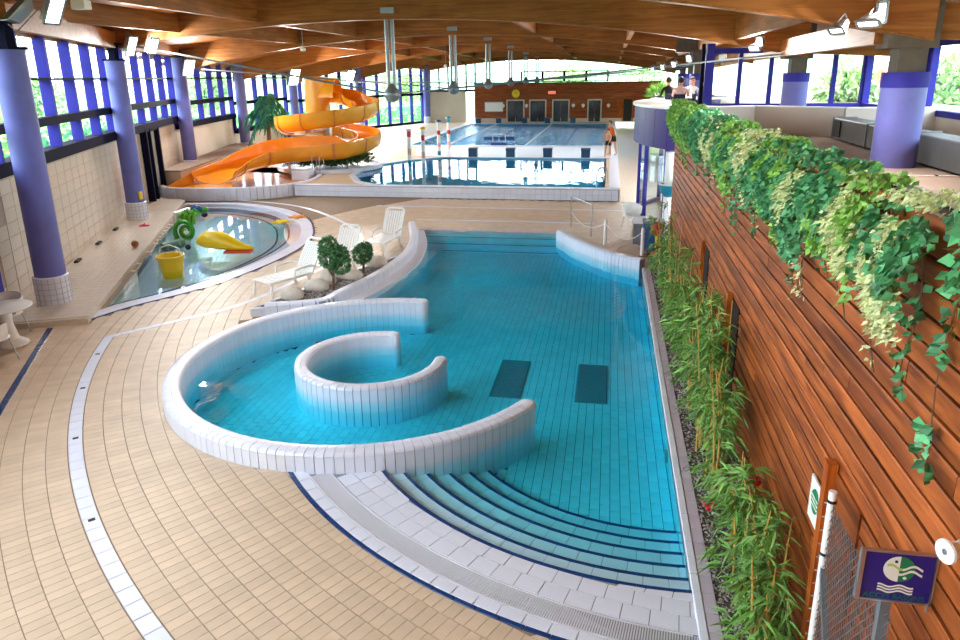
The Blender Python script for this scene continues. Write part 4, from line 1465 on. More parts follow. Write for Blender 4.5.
MB().box((0, 0, 0), (1.7, .04, .85)).build('panel', M['plastic'], bd); 
fm_ = MB()
for s in (-1, 1):
    fm_.box((0, -.02, s * .44), (1.76, .04, .05)); fm_.box((s * .87, -.02, 0), (.05, .04, .9))
fm_.build('frame', M['galv'], bd)
ck = thing('wall_clock', 'round yellow wall clock on the far boarded wall', 'clock', (-8.76, WBY - .08, 3.05))
MB().tube([(0, 0, 0), (0, -.08, 0)], .36, 24).build('face', M['yellow'], ck)
MB().tube([(.37 * math.cos(a * PI / 12), -.06, .37 * math.sin(a * PI / 12)) for a in range(24)], .03, 6, closed=True).build('rim', mat('clock_rim', srgb(196, 150, 20), .4), ck)
MB().bar((0, -.1, 0), (0, -.1, .24), .03, .03, (0, 1, 0)).build('hand', M['black'], ck)
MB().bar((0, -.1, 0), (.14, -.1, .06), .03, .03, (0, 1, 0)).build('hand', M['black'], ck)
ex = thing('exit_light', 'small red exit light above the far doors', 'light', (-5.4, WBY - .09, 3.12))
MB().cham((0, 0, 0), (.6, .1, .2), .02).build('lens', mat('red_glow', (.9, .12, .05), .4, emit=1.5), ex)
MB().box((0, .05, 0), (.66, .04, .26)).build('back_plate', M['plastic'], ex)
for i, (x, lb) in enumerate([(-9.95, 'left of the leftmost far door'), (-7.75, 'between the first two far doors'), (-3.4, 'right of the third far door'), (-2.5, 'left of the fourth far door'), (-0.2, 'between the fourth door and dark doorway')]):
    t = thing('wall_lamp', 'small white wall lamp ' + lb, 'wall lamp', (x, WBY - .08, 1.95), group='small lamps on the far wall')
    MB().lathe([(.03, -.2), (.15, -.05), (.16, .06), (.05, .16), (0, .17)], 12, (0, -.1, 0)).build('shade', M['plastic'], t, True)
    MB().tube([(0, .08, -.1), (0, -.08, -.12)], .025, 6).build('bracket', M['galv'], t)
# high window band above the wood wall
w = thing('window_9', 'wide arched window band above the far boarded wall', 'window', kind='structure')
for k in range(18):
    x = -13.0 + k * 1.05
    MB().box((x, WBY + .2, 5.2), (.05, .08, 2.6)).build('mullion', M['galv'], w)
for k in range(17):
    MB().box((-12.475 + k * 1.05, WBY + .22, 5.2), (1.0, .012, 2.5)).build('pane', M['glass'], w)
MB().box((-4.2, WBY + .18, 3.98), (17.2, .14, .12)).build('window_sill', M['dark_frame'], w)
for k in range(4):
    x0 = -8.3 + k * 2.0 
    for (bx0, bz, sx, sz) in ((x0 + 1, 4.12, 2.0, .1), (x0 + 1, 5.0, 2.0, .1), (x0 + .03, 4.55, .16, .95), (x0 + 1.97, 4.55, .16, .95)):
        MB().box((bx0, WBY + .12, bz), (sx, .1, sz)).build('opening_frame', M['dark_frame'], w)

# unseen walls added behind the camera and near left to cut daylight
wf = thing('wall_front_added', 'unseen pale wall added behind the viewing gallery to cut daylight', 'wall', kind='structure')
MB().box((2.0, -6.0, 3.6), (21.0, .2, 7.8)).build('wall_panel', M['wall_white'], wf)

MB().prism([(-4.2, -6.0), (-4.5, -6.1), (-9.9, 6.1), (-9.6, 6.2)], 0, 2.95).build('wall_panel', M['wall_white'], wf)  # unseen low wall added to hold back daylight on the left deck
# ================================================================== right wood wall
WX = 1.72
wr = thing('wall_right', 'tall wall of reddish horizontal timber planks on the right', 'wall', kind='structure')
MB().box((WX + .16, 7.0, 1.75), (.2, 25.8, 4.3)).build('wall_core', M['backing'], wr)
PP = 0.153
rr = random.Random(4)
for k in range(25):
    z = 0.06 + PP * (k + .5)
    y = -5.8
    first = True
    while y < 19.7:
        L = rr.uniform(2.6, 4.8)
        if first:
            L = rr.uniform(0.8, 4.0); first = False
        y1 = min(y + L, 19.75)
        if 19.75 - y1 < .6: y1 = 19.75
        m_ = MB()
        off = rr.uniform(-.004, .004)
        hh = PP / 2 - .010
        prof = [(-.02, -hh), (.02, -hh), (.02, hh), (-.02, hh), (-.026, hh - .012), (-.026, -hh + .012)]
        m_.sweep([(0, (y1 - y) / 2 - .003, 0), (0, -(y1 - y) / 2 + .003, 0)], prof)
        m_.build('plank', M['plank'], wr, loc=(WX + .03 + off, (y + y1) / 2, z))
        y = y1
# capping ledge with planting trough
cap = thing('planter_trough', 'long cream planting trough capping the timber wall', 'planter')
MB().box((WX + .12, 7.0, 3.90), (.22, 25.8, .05)).build('trough_floor', M['wall_white'], cap)
MB().box((WX + .02, 7.0, 3.90), (.04, 25.8, .12)).build('trough_side', M['plank'], cap)
MB().box((WX + .22, 7.0, 3.92), (.04, 25.8, .14)).build('trough_side', M['wall_white'], cap)
MB().box((WX + .12, 7.0, 3.935), (.16, 25.7, .03)).build('soil', M['soil'], cap)

# door jambs (projecting posts)
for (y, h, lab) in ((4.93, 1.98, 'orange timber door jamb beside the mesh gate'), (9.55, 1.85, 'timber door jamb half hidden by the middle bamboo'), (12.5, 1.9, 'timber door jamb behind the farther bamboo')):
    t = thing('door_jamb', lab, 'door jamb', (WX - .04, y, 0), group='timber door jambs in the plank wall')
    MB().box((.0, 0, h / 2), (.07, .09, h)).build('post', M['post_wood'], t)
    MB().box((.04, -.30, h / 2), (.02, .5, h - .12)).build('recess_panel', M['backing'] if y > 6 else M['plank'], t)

# notice with green mark on the planks
t = thing('wall_notice', 'white notice with a green oval mark on the plank wall', 'notice', (WX - .03, 5.17, 1.47))
MB().box((0, 0, 0), (.015, .30, .36)).build('panel', M['sign_white'], t)
mk_ = MB().lathe([(0, 0), (.1, 0), (.1, .004), (0, .004)], 20, (0, 0, 0), 1.0, .9).build('mark', M['sign_green'], t)
mk_.rotation_euler = (0, -PI / 2, 0); mk_.location = (-.009, 0, .02)
for k in range(3):
    MB().box((-.015, 0, -.02 + .035 * k), (.004, .16, .012)).build('mark_line', M['sign_white'], t)

# mesh gate
t = thing('mesh_gate', 'wire mesh gate with white post and grey brace against the plank wall', 'gate', (1.52, 0, 0))
MB().tube([(0, 4.36, 0), (0, 4.36, 2.08)], .026, 12).build('post', M['plastic'], t, True)
MB().tube([(0, 4.36, 2.02), (0, 4.36, 2.0)], .03, 12).build('post_band', M['black'], t, True)
MB().tube([(0, 4.36, 1.62), (0, 4.36, 1.60)], .03, 12).build('post_band', M['black'], t, True)
MB().bar((0, 4.40, 1.58), (0, 3.75, 0.5), .035, .035).build('brace', M['galv'], t)
MB().bar((0, 4.40, .08), (0, 3.3, .08), .03, .03).build('bottom_rail', M['galv'], t)
mm = MB()
y0, y1, z0, z1 = 3.32, 4.38, .1, 2.0
n_ = 30
st = .052
k = -44
while k < 44:
    for sgn in (1, -1):
        # line y = yc + s, z = zc + sgn*s*1.35
        pts = []
        yc = (y0 + y1) / 2 + k * st
        for (yy, zz) in ():
            pass
        # clip the line to the rectangle
        zmid = (z0 + z1) / 2
        a = [(z0 - zmid) / (1.35 * sgn) + yc, (z1 - zmid) / (1.35 * sgn) + yc]
        lo, hi = min(a), max(a)
        lo2, hi2 = max(lo, y0), min(hi, y1)
        if hi2 - lo2 > .02:
            p = (0.004 * sgn, lo2, zmid + (lo2 - yc) * 1.35 * sgn); q = (0.004 * sgn, hi2, zmid + (hi2 - yc) * 1.35 * sgn)
            mm.bar(p, q, .005, .005)
    k += 1
mm.build('wire_mesh', M['galv'], t, kind='stuff')
for k in range(18):
    z = .15 + k * .105
    MB().tube([(0, 4.36 + .03 * math.cos(a), z + .03 * math.sin(a)) if False else (.03 * math.cos(a), 4.40 + .03 * math.sin(a), z + a * .01) for a in (0, 1.57, 3.14, 4.71, 6.28)], .005, 5).build('mesh_tie', M['galv'], t)

# information sign: ACCES BASSINS
sg = thing('info_sign', 'blue pool access sign with round fish logo on a grey post', 'sign', (1.535, 3.38, 0))
SGZ = 2.21
MB().box((0, 0, SGZ), (.335, .014, .285)).build('sign_panel', M['sign_blue'], sg)
fm_ = MB()
fm_.box((-.175, -.004, SGZ), (.022, .026, .30)); fm_.box((.175, -.004, SGZ), (.008, .02, .30)); fm_.box((0, -.004, SGZ + .147), (.36, .02, .012)); fm_.box((0, -.004, SGZ - .147), (.36, .02, .010))
fm_.build('sign_frame', M['steel'], sg)
MB().box((-.02, .03, 1.03), (.05, .04, 2.08)).build('post', M['galv'], sg)
MB().tube([(.175, -.01, SGZ + .17), (.175, -.01, SGZ + .14)], .008, 8).build('corner_pin', M['steel'], sg)
MB().tube([(.165, -.01, SGZ - .14), (.165, -.01, SGZ - .19)], .008, 8).build('corner_pin', M['steel'], sg)
def flat(pts, y, name, m, par):
    """thin plate from XZ outline"""
    n = len(pts)
    vs = [(x, y, z) for x, z in pts] + [(x, y - .002, z) for x, z in pts]
    fs = [tuple(range(n)), tuple(range(2 * n - 1, n - 1, -1))] + [(i, (i + 1) % n, n + (i + 1) % n, n + i) for i in range(n)]
    return MB().add(vs, fs).build(name, m, par)
cxs, czs, R_ = 0.005, SGZ + .048, .075
circ = lambda a0, a1, n=16: [(cxs + R_ * math.cos(math.radians(a0 + (a1 - a0) * i / n)), czs + R_ * math.sin(math.radians(a0 + (a1 - a0) * i / n))) for i in range(n + 1)]
flat(circ(90, 270), -.008, 'logo_half', M['sign_white'], sg)
flat(circ(-90, 90), -.008, 'logo_half', M['sign_green'], sg)
def wave(x0, x1, zc, amp, th, ph, y, name, m, per=.11):
    n = 24
    up_ = [(x0 + (x1 - x0) * i / n, zc + amp * math.sin(ph + (x1 - x0) * i / n / per * 2 * PI) + th / 2) for i in range(n + 1)]
    dn = [(x, z - th) for x, z in up_]
    vs = [(x, y, z) for x, z in up_] + [(x, y, z) for x, z in dn]
    MB().add(vs, [(i, i + 1, n + 2 + i, n + 1 + i) for i in range(n)]).build(name, m, sg, fix=False)
wave(-.055, .115, czs + .012, .012, .014, .6, -.0115, 'logo_wave', M['sign_lime'])
wave(-.06, .115, czs - .018, .012, .014, .6, -.0115, 'logo_wave', M['sign_white'])
wave(.02, .115, czs + .012, .012, .014, .6 + .075 / .11 * 2 * PI, -.0120, 'logo_wave', M['sign_white'])
flat([(cxs - .02 + .008 * math.cos(a * .785), czs + .045 + .008 * math.sin(a * .785)) for a in range(8)], -.011, 'logo_eye', M['c_navy'], sg)
flat([(cxs + .03 + .009 * math.cos(a * .785), czs - .048 + .009 * math.sin(a * .785)) for a in range(8)], -.011, 'logo_dot', M['sign_white'], sg)
for k in range(3):
    wave(-.085, .085, SGZ - .055 - .017 * k, .007, .010, 1.2, -.009, 'wave_line', M['sign_white'], .10)
fc = bpy.data.curves.new('lettering', 'FONT')
fc.body = 'ACCES BASSINS'
fc.size = .042; fc.align_x = 'CENTER'; fc.extrude = .0008
ft = bpy.data.objects.new('lettering', fc); COL.objects.link(ft)
dg = bpy.context.evaluated_depsgraph_get()
lm = bpy.data.meshes.new_from_object(ft.evaluated_get(dg)); lm.materials.clear(); lm.materials.append(M['sign_text'])
bpy.data.objects.remove(ft)
lo = obj('lettering', lm, sg, (0, -.009, SGZ - .134)); lo.rotation_euler = (PI / 2, 0, 0)
# small white panel at the foot of the sign
t = thing('white_panel_board', 'small white board low beside the sign post', 'board', (1.60, 3.12, 1.72))
MB().box((0, 0, 0), (.012, .16, .30)).build('panel', M['plastic'], t)
# bell shaped white wall speaker
t = thing('wall_speaker', 'white bell-shaped wall speaker on the planks above the sign', 'speaker', (1.70, 3.06, 2.60))
s = MB().lathe([(.0, .0), (.03, .004), (.055, .0), (.058, .012), (.040, .03), (.034, .07), (.045, .10), (.045, .13), (0, .13)], 20)
s.build('body', M['plastic'], t, True); t.children[0].rotation_euler = (0, PI / 2, math.radians(20)); t.children[0].location = (-.13, 0, 0)
MB().tube([(-.135, 0, 0), (-.128, 0, 0)], .014, 10).build('grille', M['galv'], t)

# ---- gravel bed along the wall
bed = thing('bamboo_bed', 'long grey gravel bed between coping and timber wall', 'planting bed', kind='structure')
MB().box((1.46, 7.0, -.03), (.68, 25.6, .06)).build('soil', M['soil'], bed)
obj('gravel', gravel_mesh('gravel', 9000, lambda r: (r.uniform(1.14, 1.73), 2.0 + 17 * r.uniform() ** 1.5), .0, .012, .03, M['gravel'], 5), bed, kind='stuff')
MB().box((1.44, 4.62, .0), (.58, .10, .10)).build('front_kerb', M['lilac'], bed)

# ---- bamboo clumps
def bamboo(loc, h, ncane, nleaf, spread, label, seed):
    t = thing('bamboo_clump', label, 'bamboo', loc, group='bamboo along the timber wall')
    r = np.random.default_rng(seed)
    P, D = [], []
    for c in range(ncane):
        bx, by = r.uniform(-.16, .13), r.uniform(-spread * .55, spread * .55)
        hh = h * r.uniform(.65, 1.05)
        lx, ly = r.uniform(-.18, .08), r.uniform(-.2, .2)
        m_ = MB()
        pts = [(bx + lx * (k / 6) ** 2, by + ly * (k / 6) ** 2, hh * k / 6) for k in range(7)]
        m_.tube(pts, [.014, .013, .012, .011, .009, .007, .004], 6)
        for k in range(1, 6):
            m_.lathe([(.0165, -.006), (.0165, .006)], 6, pts[k])
        m_.build('cane', M['cane'], t, True)
        n = nleaf // ncane
        # twigs with tufts
        for _ in range(max(1, n // 14)):
            f_ = r.uniform(.12, 1.0) ** .75
            z = hh * f_
            a = r.uniform(0, 2 * PI)
            rad = r.uniform(.03, .30)
            q = np.array([bx + lx * f_ ** 2 + rad * math.cos(a) * .8, by + ly * f_ ** 2 + rad * math.sin(a) * 1.3, z + r.uniform(-.05, .1)])
            q[0] = min(q[0], .13)
            for _k in range(9):
                P.append(q + r.normal(size=3) * .03)
                dd = np.array([math.cos(a + r.normal() * .8), math.sin(a + r.normal() * .8), r.uniform(-.9, .35)])
                if q[0] + .22 * dd[0] > .22:
                    dd[0] = -abs(dd[0])
                D.append(dd)
    leaf_cloud('foliage', np.array(P), np.array(D), .19, .027, M['bamboo'], seed, t, fold=.15, droop=.25)
    return t
bl = ['nearest bamboo clump at the bottom of the picture', 'bamboo clump just behind the nearest one', 'low bamboo clump beside the red flowers', 'tall bamboo clump in the middle of the gravel bed',
      'bushy bamboo clump left of the middle door jamb', 'bamboo clump halfway along the timber wall', 'slender bamboo clump in front of the far door jamb', 'bamboo clump beyond the far door jamb', 'second farthest bamboo clump of the bed', 'farthest bamboo clump next to the blue bin']
bs = [(5.05, 1.15, 6, 900, .5), (5.65, 1.3, 7, 1100, .55), (6.6, 0.95, 5, 700, .55), (7.6, 1.55, 8, 1300, .6), (8.8, 2.05, 9, 1700, .7), (10.0, 1.85, 8, 1300, .7), (11.3, 1.8, 7, 1100, .7), (12.7, 1.75, 7, 900, .8), (14.4, 1.9, 8, 900, .9), (16.3, 1.9, 8, 900, .9)]
for i, (y, h, nc, nl, sp) in enumerate(bs):
    bamboo((1.41, y, 0), h, nc, nl, sp, bl[i], 20 + i)
# red flowers
for i, (x, y, z, lab) in enumerate([(1.24, 7.15, .12, 'red flowers at the pool side of the gravel bed'), (1.60, 6.85, .62, 'red flowers against the timber wall'), (1.3, 18.55, .15, 'small red flowers at the far end of the gravel bed')]):
    t = thing('red_flower', lab, 'flower', (x, y, 0), group='red flowers in the gravel bed')
    MB().tube([(0, 0, 0), (.02, 0, z)], .006, 6).build('stem', M['leaf_m'], t)
    m_ = MB()
    for k in range(7):
        a = k * .9
        m_.blob((.05 * math.cos(a), .05 * math.sin(a), z + .03 * math.sin(k * 2.1)), (.035, .035, .025), 7, 5, .15, k)
    m_.build('petals', M['red'], t, True)

# ---- hanging ivy
def ivy(y, w, drop, kind, label, seed, strands=3, dens=1.0):
    t = thing('hanging_ivy', label, 'ivy', (WX - .02, y, 3.93), group='ivy hanging over the timber wall')
    r = np.random.default_rng(seed)
    n = int(900 * w * (drop + .35) * dens * 2.2)
    u = r.uniform(0, 1, n); side = r.normal(size=n) * .32
    hang = drop * r.uniform(.75, 1.0, n)
    z = .08 - u * hang
    taper = 1 - .55 * np.clip(u, 0, 1)
    px = -.05 - .20 * np.sin(np.clip(u * 3.0, 0, PI * .8)) * r.uniform(.5, 1.1, n)
    top = u < .12
    px[top] = r.uniform(-.16, .18, top.sum())
    z[top] = r.uniform(.0, .07, top.sum()) + .10 * np.clip(1 - (side[top] / .5) ** 2, -.3, 1)
    P = np.stack([px, np.clip(side * taper, -.62, .62) * w, z], 1)
    D = np.stack([-r.uniform(.2, 1, n), r.normal(size=n) * .5, -r.uniform(.1, 1.0, n)], 1)
    mats = {'d': ('leaf_d', .066, .056), 'm': ('leaf_m', .062, .052), 'v': ('leaf_v', .055, .026)}
    k1, k2 = kind
    sel = r.uniform(size=n) < .68
    # patches rather than salt and pepper
    patch = np.sin(P[:, 1] * 9 + seed) + np.sin(P[:, 2] * 7 + seed * 2) + r.normal(size=n) * .5
    sel = patch < (.5 if k1 != k2 else 9)
    for s_, kk in ((sel, k1), (~sel, k2)):
        if s_.sum() > 3:
            mn, L, W = mats[kk]
            o = leaf_cloud('foliage', P[s_], D[s_], L, W, M[mn], seed + 1, t, fold=.12)
    # trailing strands
    for k in range(strands):
        sy = r.uniform(-.45, .45) * w
        L = drop * r.uniform(1.05, 1.45)
        pts = [(-.07 + .02 * math.sin(j), sy + .05 * math.sin(j * 1.3 + k), -L * j / 7) for j in range(8)]
        MB().tube(pts, .005, 5).build('stem', M['stem'], t)
        m2 = int(34 * L)
        f_ = r.uniform(.3, 1.0, m2)
        PP_ = np.array([[np.interp(a * 7, range(8), [p[c] for p in pts]) for c in range(3)] for a in f_]) + r.normal(size=(m2, 3)) * np.array([.02, .035, .02])
        DD = np.stack([-r.uniform(.2, 1, m2), r.normal(size=m2) * .7, -r.uniform(0, 1, m2)], 1)
        mn, Ls, Ws = mats[k1 if k % 2 else k2]
        leaf_cloud('strand_leaves', PP_, DD, Ls, Ws, M[mn], seed + 5 + k, t, fold=.12)
    return t
il = ['farthest bright green ivy clump where the timber wall meets the blue drum', 'lush bright ivy clump second from the blue drum', 'fresh green ivy clump third from the blue drum', 'bluish dark ivy curtain over the far half of the wall',
      'mixed pale and dark ivy clump above the far bamboo', 'green ivy clump with a long thin trailing end', 'pale edged ivy clump left of the big dark clump', 'big dark green ivy clump in the middle of the trough', 'pale variegated ivy curtain',
      'bright green ivy tuft beside the variegated curtain', 'pale variegated ivy at the right edge', 'dark ivy with the long dangling strand at the right edge']
iv = [(18.6, 1.3, .8, 'mm', 2), (17.0, 1.6, .85, 'mm', 2), (15.2, 1.7, .85, 'md', 2), (13.2, 1.5, .8, 'dd', 2), (11.5, 1.3, .75, 'vd', 3), (9.9, 1.3, .85, 'md', 3), (8.5, 1.1, .75, 'vd', 3), (7.3, 1.2, .68, 'dm', 3), (6.25, .75, .85, 'dv', 3), (5.45, .62, .6, 'dm', 2),
      (4.85, .5, .62, 'vm', 2), (4.1, .62, .78, 'vd', 2)]
for i, (y, w, dr, kd, ns) in enumerate(iv):
    ivy(y, w, dr, kd, il[i], 50 + i, ns, 1.55)
# the long strand at the near end
t = thing('ivy_strand', 'single long ivy strand dangling to the white speaker', 'ivy', (WX - .04, 3.62, 4.0))
pts = [(0, -.03 * math.sin(j), -.17 * j) for j in range(9)]
MB().tube(pts, .004, 5).build('stem', M['stem'], t)
r_ = np.random.default_rng(91)
PPs = np.array([[0, r_.normal() * .05, z + r_.normal() * .03] for z in list(r_.uniform(-1.3, -1.05, 26)) + list(r_.uniform(-.7, 0, 60))])
leaf_cloud('strand_leaves', PPs, np.stack([-r_.uniform(.2, 1, 86), r_.normal(size=86), -r_.uniform(0, 1, 86)], 1), .075, .065, M['leaf_d'], 92, t, fold=.12)

# ================================================================== upper terrace on the right
tr_ = thing('floor_terrace', 'brown upper terrace floor behind the ivy trough', 'floor', kind='structure')
MB().box((6.95, 8.0, 3.05), (10.0, 28.0, .2)).build('slab', M['terrace'], tr_)
MB().box((9.2, 46.0, 3.05), (12.0, 46.0, .2)).build('slab', M['terrace'], tr_)
MB().box((4.6, 11.8, 3.156), (5.0, .05, .012)).build('floor_strip', M['plastic'], tr_)
for x in (4.35, 4.9, 5.5):
    MB().box((x, 11.8, 3.165), (.03, .1, .012)).build('strip_clip', M['black'], tr_)
pw = thing('wall_parapet', 'low white parapet wall on the upper terrace', 'wall', kind='structure')
for (p, q) in (((2.05, 19.5), (3.75, 20.2)), ((3.75, 20.2), (5.6, 18.9)), ((5.6, 18.9), (8.2, 18.9))):
    bxx = wall_box(p, q, 0, 1, 3.15, 3.83, .16)
    MB().box(*bxx[:2], bxx[2]).build('parapet_panel', M['wall_white'], pw)
    bxx = wall_box(p, q, 0, 1, 3.83, 3.86, .2)
    MB().box(*bxx[:2], bxx[2]).build('parapet_cap', M['plastic'], pw)
# duct units
du = thing('duct_unit', 'long grey metal air duct lying on the terrace floor', 'duct', (5.45, 0, 3.15))
yy = 18.3
for k, L in enumerate((2.3, 2.2, 2.2, 2.2, 2.0)):
    MB().cham((0, yy - L / 2, .27), (.5, L - .03, .46), .02).build('duct_section', M['duct'], du)
    MB().box((0, yy, .27), (.53, .04, .50)).build('duct_flange', M['galv'], du)
    yy -= L
gr_ = MB().box((0, 18.33, .27), (.44, .02, .38)).build('end_grille', M['black'], du)
for k in range(5):
    MB().box((0, 18.345, .12 + .075 * k), (.44, .01, .02)).build('grille_bar', M['galv'], gr_)
for k in range(3):
    MB().box((0, 9 + 4 * k, .02), (.4, .1, .04)).build('foot', M['black'], du)
# side grille facing the hall end
MB().box((-.262, 17.95, .27), (.02, .5, .36)).build('side_grille', M['black'], du)

# right columns with concrete heads
rl = ['nearest stout blue column on the upper terrace', 'second blue column on the terrace in front of the windows', 'third terrace column near the seated people', 'fourth terrace column far along the balcony', 'fifth terrace column far along the balcony', 'sixth terrace column at the far end']
rc_ = [(4.72, 13.06), (5.12, 22.0), (3.45, 30.8), (4.2, 39.8), (5.0, 48.8), (5.3, 57.8)]
rsh = MB().lathe([(.345, 0), (.345, 1.28), (.35, 1.28), (.35, 1.52), (.30, 1.52)], 28).mesh('shaft', M['blue_col'], True)
rbd = MB().lathe([(.352, 1.28), (.354, 1.29), (.354, 1.51), (.352, 1.52)], 28).mesh('top_band', M['blue_frame'], True)
hm = MB()
hm.box((0, 0, 1.72), (.42, .42, .42)); hm.box((-.05, 0, 2.2), (.75, .55, .62)); hm.box((-.3, 0, 2.6), (1.3, .4, .5))
rhd = hm.mesh('concrete_head', M['concrete'])
for i, (x, y) in enumerate(rc_):
    c = thing('terrace_column', rl[i], 'column', (x, y, 3.15), group='round columns on the terrace')
    obj('shaft', rsh, c); obj('top_band', rbd, c); obj('concrete_head', rhd, c)
# beams on the right side: edge beams and rafters to the outside
for i in range(2):
    a, b = rc_[i], (rc_[i + 1][0], rc_[i + 1][1]) if i == 0 else (4.3, 30.8)
    tag(MB().bar((a[0] - .45, a[1], 5.32), (b[0] - .45, b[1], 5.32), .2, .42).build('edge_beam', M['purlin']), 'glulam edge beam between the ' + ['first and second', 'second and third', 'third and fourth'][i] + ' terrace columns', 'roof beam', 'terrace edge beams')
    tag(MB().bar((a[0] + .3, a[1], 5.45), (a[0] + 3.4, a[1], 5.3), .22, .55).build('rafter', M['beam']), 'glulam rafter running right from the ' + ['first', 'second', 'third'][i] + ' terrace column head', 'roof beam', 'terrace rafters')
# small floodlights on the right heads
floodlight((4.05, 12.5, 5.56), (-.35, -.9, -.15), 'bright upright floodlight on the nearest terrace column head', LAMP_W * .35, (.30, .13))
floodlight((3.86, 12.45, 5.40), (-.5, -.5, -.7), 'tilted small floodlight under the nearest terrace column head', LAMP_W * .35, (.13, .34))
floodlight((3.42, 12.45, 5.31), (-.6, -.4, -.7), 'leftmost small floodlight under the nearest terrace column head', LAMP_W * .35, (.12, .26))
floodlight((3.92, 21.3, 5.50), (-.5, -.6, -.3), 'upper small floodlight on the second terrace column', LAMP_W * .35, (.26, .16))
floodlight((3.78, 21.2, 5.32), (-.6, -.5, -.6), 'lower small floodlight on the second terrace column', LAMP_W * .35, (.16, .34))
for i, (x, y, z) in enumerate(((2.7, 27.5, 5.2), (2.5, 31.5, 5.05), (2.35, 36.0, 4.98), (2.15, 41.0, 4.95))):
    floodlight((x, y, z), (-.5, -.7, -.4), ['first', 'second', 'third', 'last'][i] + ' spotlight in the row above the balcony people', LAMP_W * .5, (.24, .2))

# terrace windows
def terr_window(n, a, b, npan, label, zs=3.72, zt=5.25):
    w = thing('window_%d' % n, label, 'window', kind='structure')
    ang = math.atan2(b[1] - a[1], b[0] - a[0])
    MB().box(*wall_box(a, b, 0, 1, 3.15, zs - .08, .12)[:2], ang).build('low_wall', M['wall_white'], w)
    MB().box(*wall_box(a, b, 0, 1, zs - .08, zs + .06, .18)[:2], ang).build('sill', M['blue_frame'], w)
    MB().box(*wall_box(a, b, 0, 1, zt, zt + .16, .18)[:2], ang).build('head', M['blue_frame'], w)
    for k in range(npan + 1):
        p = lerp2(a, b, k / npan)
        MB().box((p[0], p[1], (zs + zt) / 2), (.12 if 0 < k < npan else .26, .16, zt - zs), ang).build('mullion', M['blue_frame'], w)
    for k in range(npan):
        MB().box(*wall_box(a, b, (k + .03) / npan, (k + .97) / npan, zs + .06, zt, .012)[:2], ang).build('pane', M['glass'], w)
terr_window(10, (2.95, 23.6), (7.4, 23.4), 5, 'blue framed terrace window behind the second column')
terr_window(11, (7.4, 23.4), (7.6, 19.9), 2, 'narrow angled terrace window at the inner corner')
terr_window(12, (7.7, 19.7), (7.3, 10.0), 4, 'blue framed terrace window at the right edge')
p_ = thing('window_post', 'broad indigo window post above the far end of the ivy', 'post', (2.95, 23.6, 3.15))
MB().box((0, 0, 1.2), (.22, .3, 2.4)).build('post', M['blue_frame'], p_)
MB().box((-.2, 0.1, 1.2), (.1, .2, 2.4)).build('side_trim', M['dark_frame'], p_)
# ================================================================== blue drum (bar) with balcony
DC = (7.9, 24.6)
dr = thing('bar_drum', 'royal blue curved balcony drum with white slab edge', 'balcony', kind='structure')
R1 = 7.05
a0, a1 = 120.0, 220.5
npn = 16
for k in range(npn):
    A, Bq = a0 + (a1 - a0) * k / npn, a0 + (a1 - a0) * (k + 1) / npn
    pth_ = [(x, y, 0) for x, y in arc_pts(DC, R1, A + .06, Bq - .06, 4)]
    MB().sweep(pth_, [(-.05, 2.58), (.0, 2.58), (.0, 3.72), (-.05, 3.72)]).build('blue_panel', M['drum'], dr, True)
MB().sweep([(x, y, 0) for x, y in arc_pts(DC, R1, a0, a1 + 1, 60)], [(-.12, 3.72), (1.1, 3.72), (1.1, 3.80), (-.12, 3.80)]).build('white_slab', M['plastic'], dr)
MB().sweep([(x, y, 0) for x, y in arc_pts(DC, R1 - 3, a0, a1, 40)], [(-2.9, 2.56), (3.5, 2.56), (3.5, 2.62), (-2.9, 2.62)]).build('soffit', M['wall_white'], dr)
# ground floor glazing under the drum
gf = thing('window_13', 'curved ground floor glazing below the blue drum', 'window', kind='structure')
R2 = 6.85
n2 = 5
for k in range(n2 + 1):
    A = math.radians(150 + (219 - 150) * k / n2)
    x, y = DC[0] + R2 * math.cos(A), DC[1] + R2 * math.sin(A)
    MB().box((x, y, 1.3), (.12, .10, 2.6), A).build('mullion', M['blue_frame'], gf)
for k in range(n2):
    A, Bq = 150 + 69 * (k + .05) / n2, 150 + 69 * (k + .95) / n2
    p = arc_pts(DC, R2, A, Bq, 1)
    ang = math.atan2(p[1][1] - p[0][1], p[1][0] - p[0][0])
    MB().box(((p[0][0] + p[1][0]) / 2, (p[0][1] + p[1][1]) / 2, 1.35), (dist(p[0], p[1]), .012, 2.4), ang).build('pane', M['glass'], gf)
MB().sweep([(x, y, 0) for x, y in arc_pts(DC, R2, 150, 219, 30)], [(-.05, 0), (.05, 0), (.05, .12), (-.05, .12)]).build('sill', M['blue_frame'], gf)
inn = thing('wall_bar', 'pale inner wall of the bar behind the glazing', 'wall', kind='structure')
MB().sweep([(x, y, 0) for x, y in arc_pts(DC, 4.6, 140, 230, 20)], [(-.1, 0), (.1, 0), (.1, 2.6), (-.1, 2.6)]).build('wall_panel', M['wall_white'], inn)
# white pillar and turquoise basket
pi_ = thing('white_pillar', 'white round pillar under the drum', 'pillar', (1.72, 20.55, 0))
MB().lathe([(.15, 0), (.15, 2.6)], 18).build('shaft', M['plastic'], pi_, True)
MB().box((0, 0, .12), (.42, .42, .24)).build('foot', M['wall_white'], pi_)
bk_ = thing('hanging_basket', 'turquoise half-round basket fixed to the white pillar', 'basket', (1.72, 20.38, 1.35))
MB().lathe([(.0, .0), (.14, .02), (.25, .14), (.30, .36), (.28, .36), (.22, .14), (.0, .04)], 18).build('bowl', M['teal'], bk_, True)
MB().tube([(.3 * math.cos(a * PI / 10), .3 * math.sin(a * PI / 10), .38) for a in range(20)], .025, 6, closed=True).build('rim', M['plastic'], bk_, True)

# far balcony edge beyond the drum
tag(MB().box((0, 0, 0), (.2, 26, 1.0)).build('balcony_front', M['drum'], loc=(3.4, 46, 3.4)), 'dark blue balcony front running to the far end', 'balcony', kind='structure')
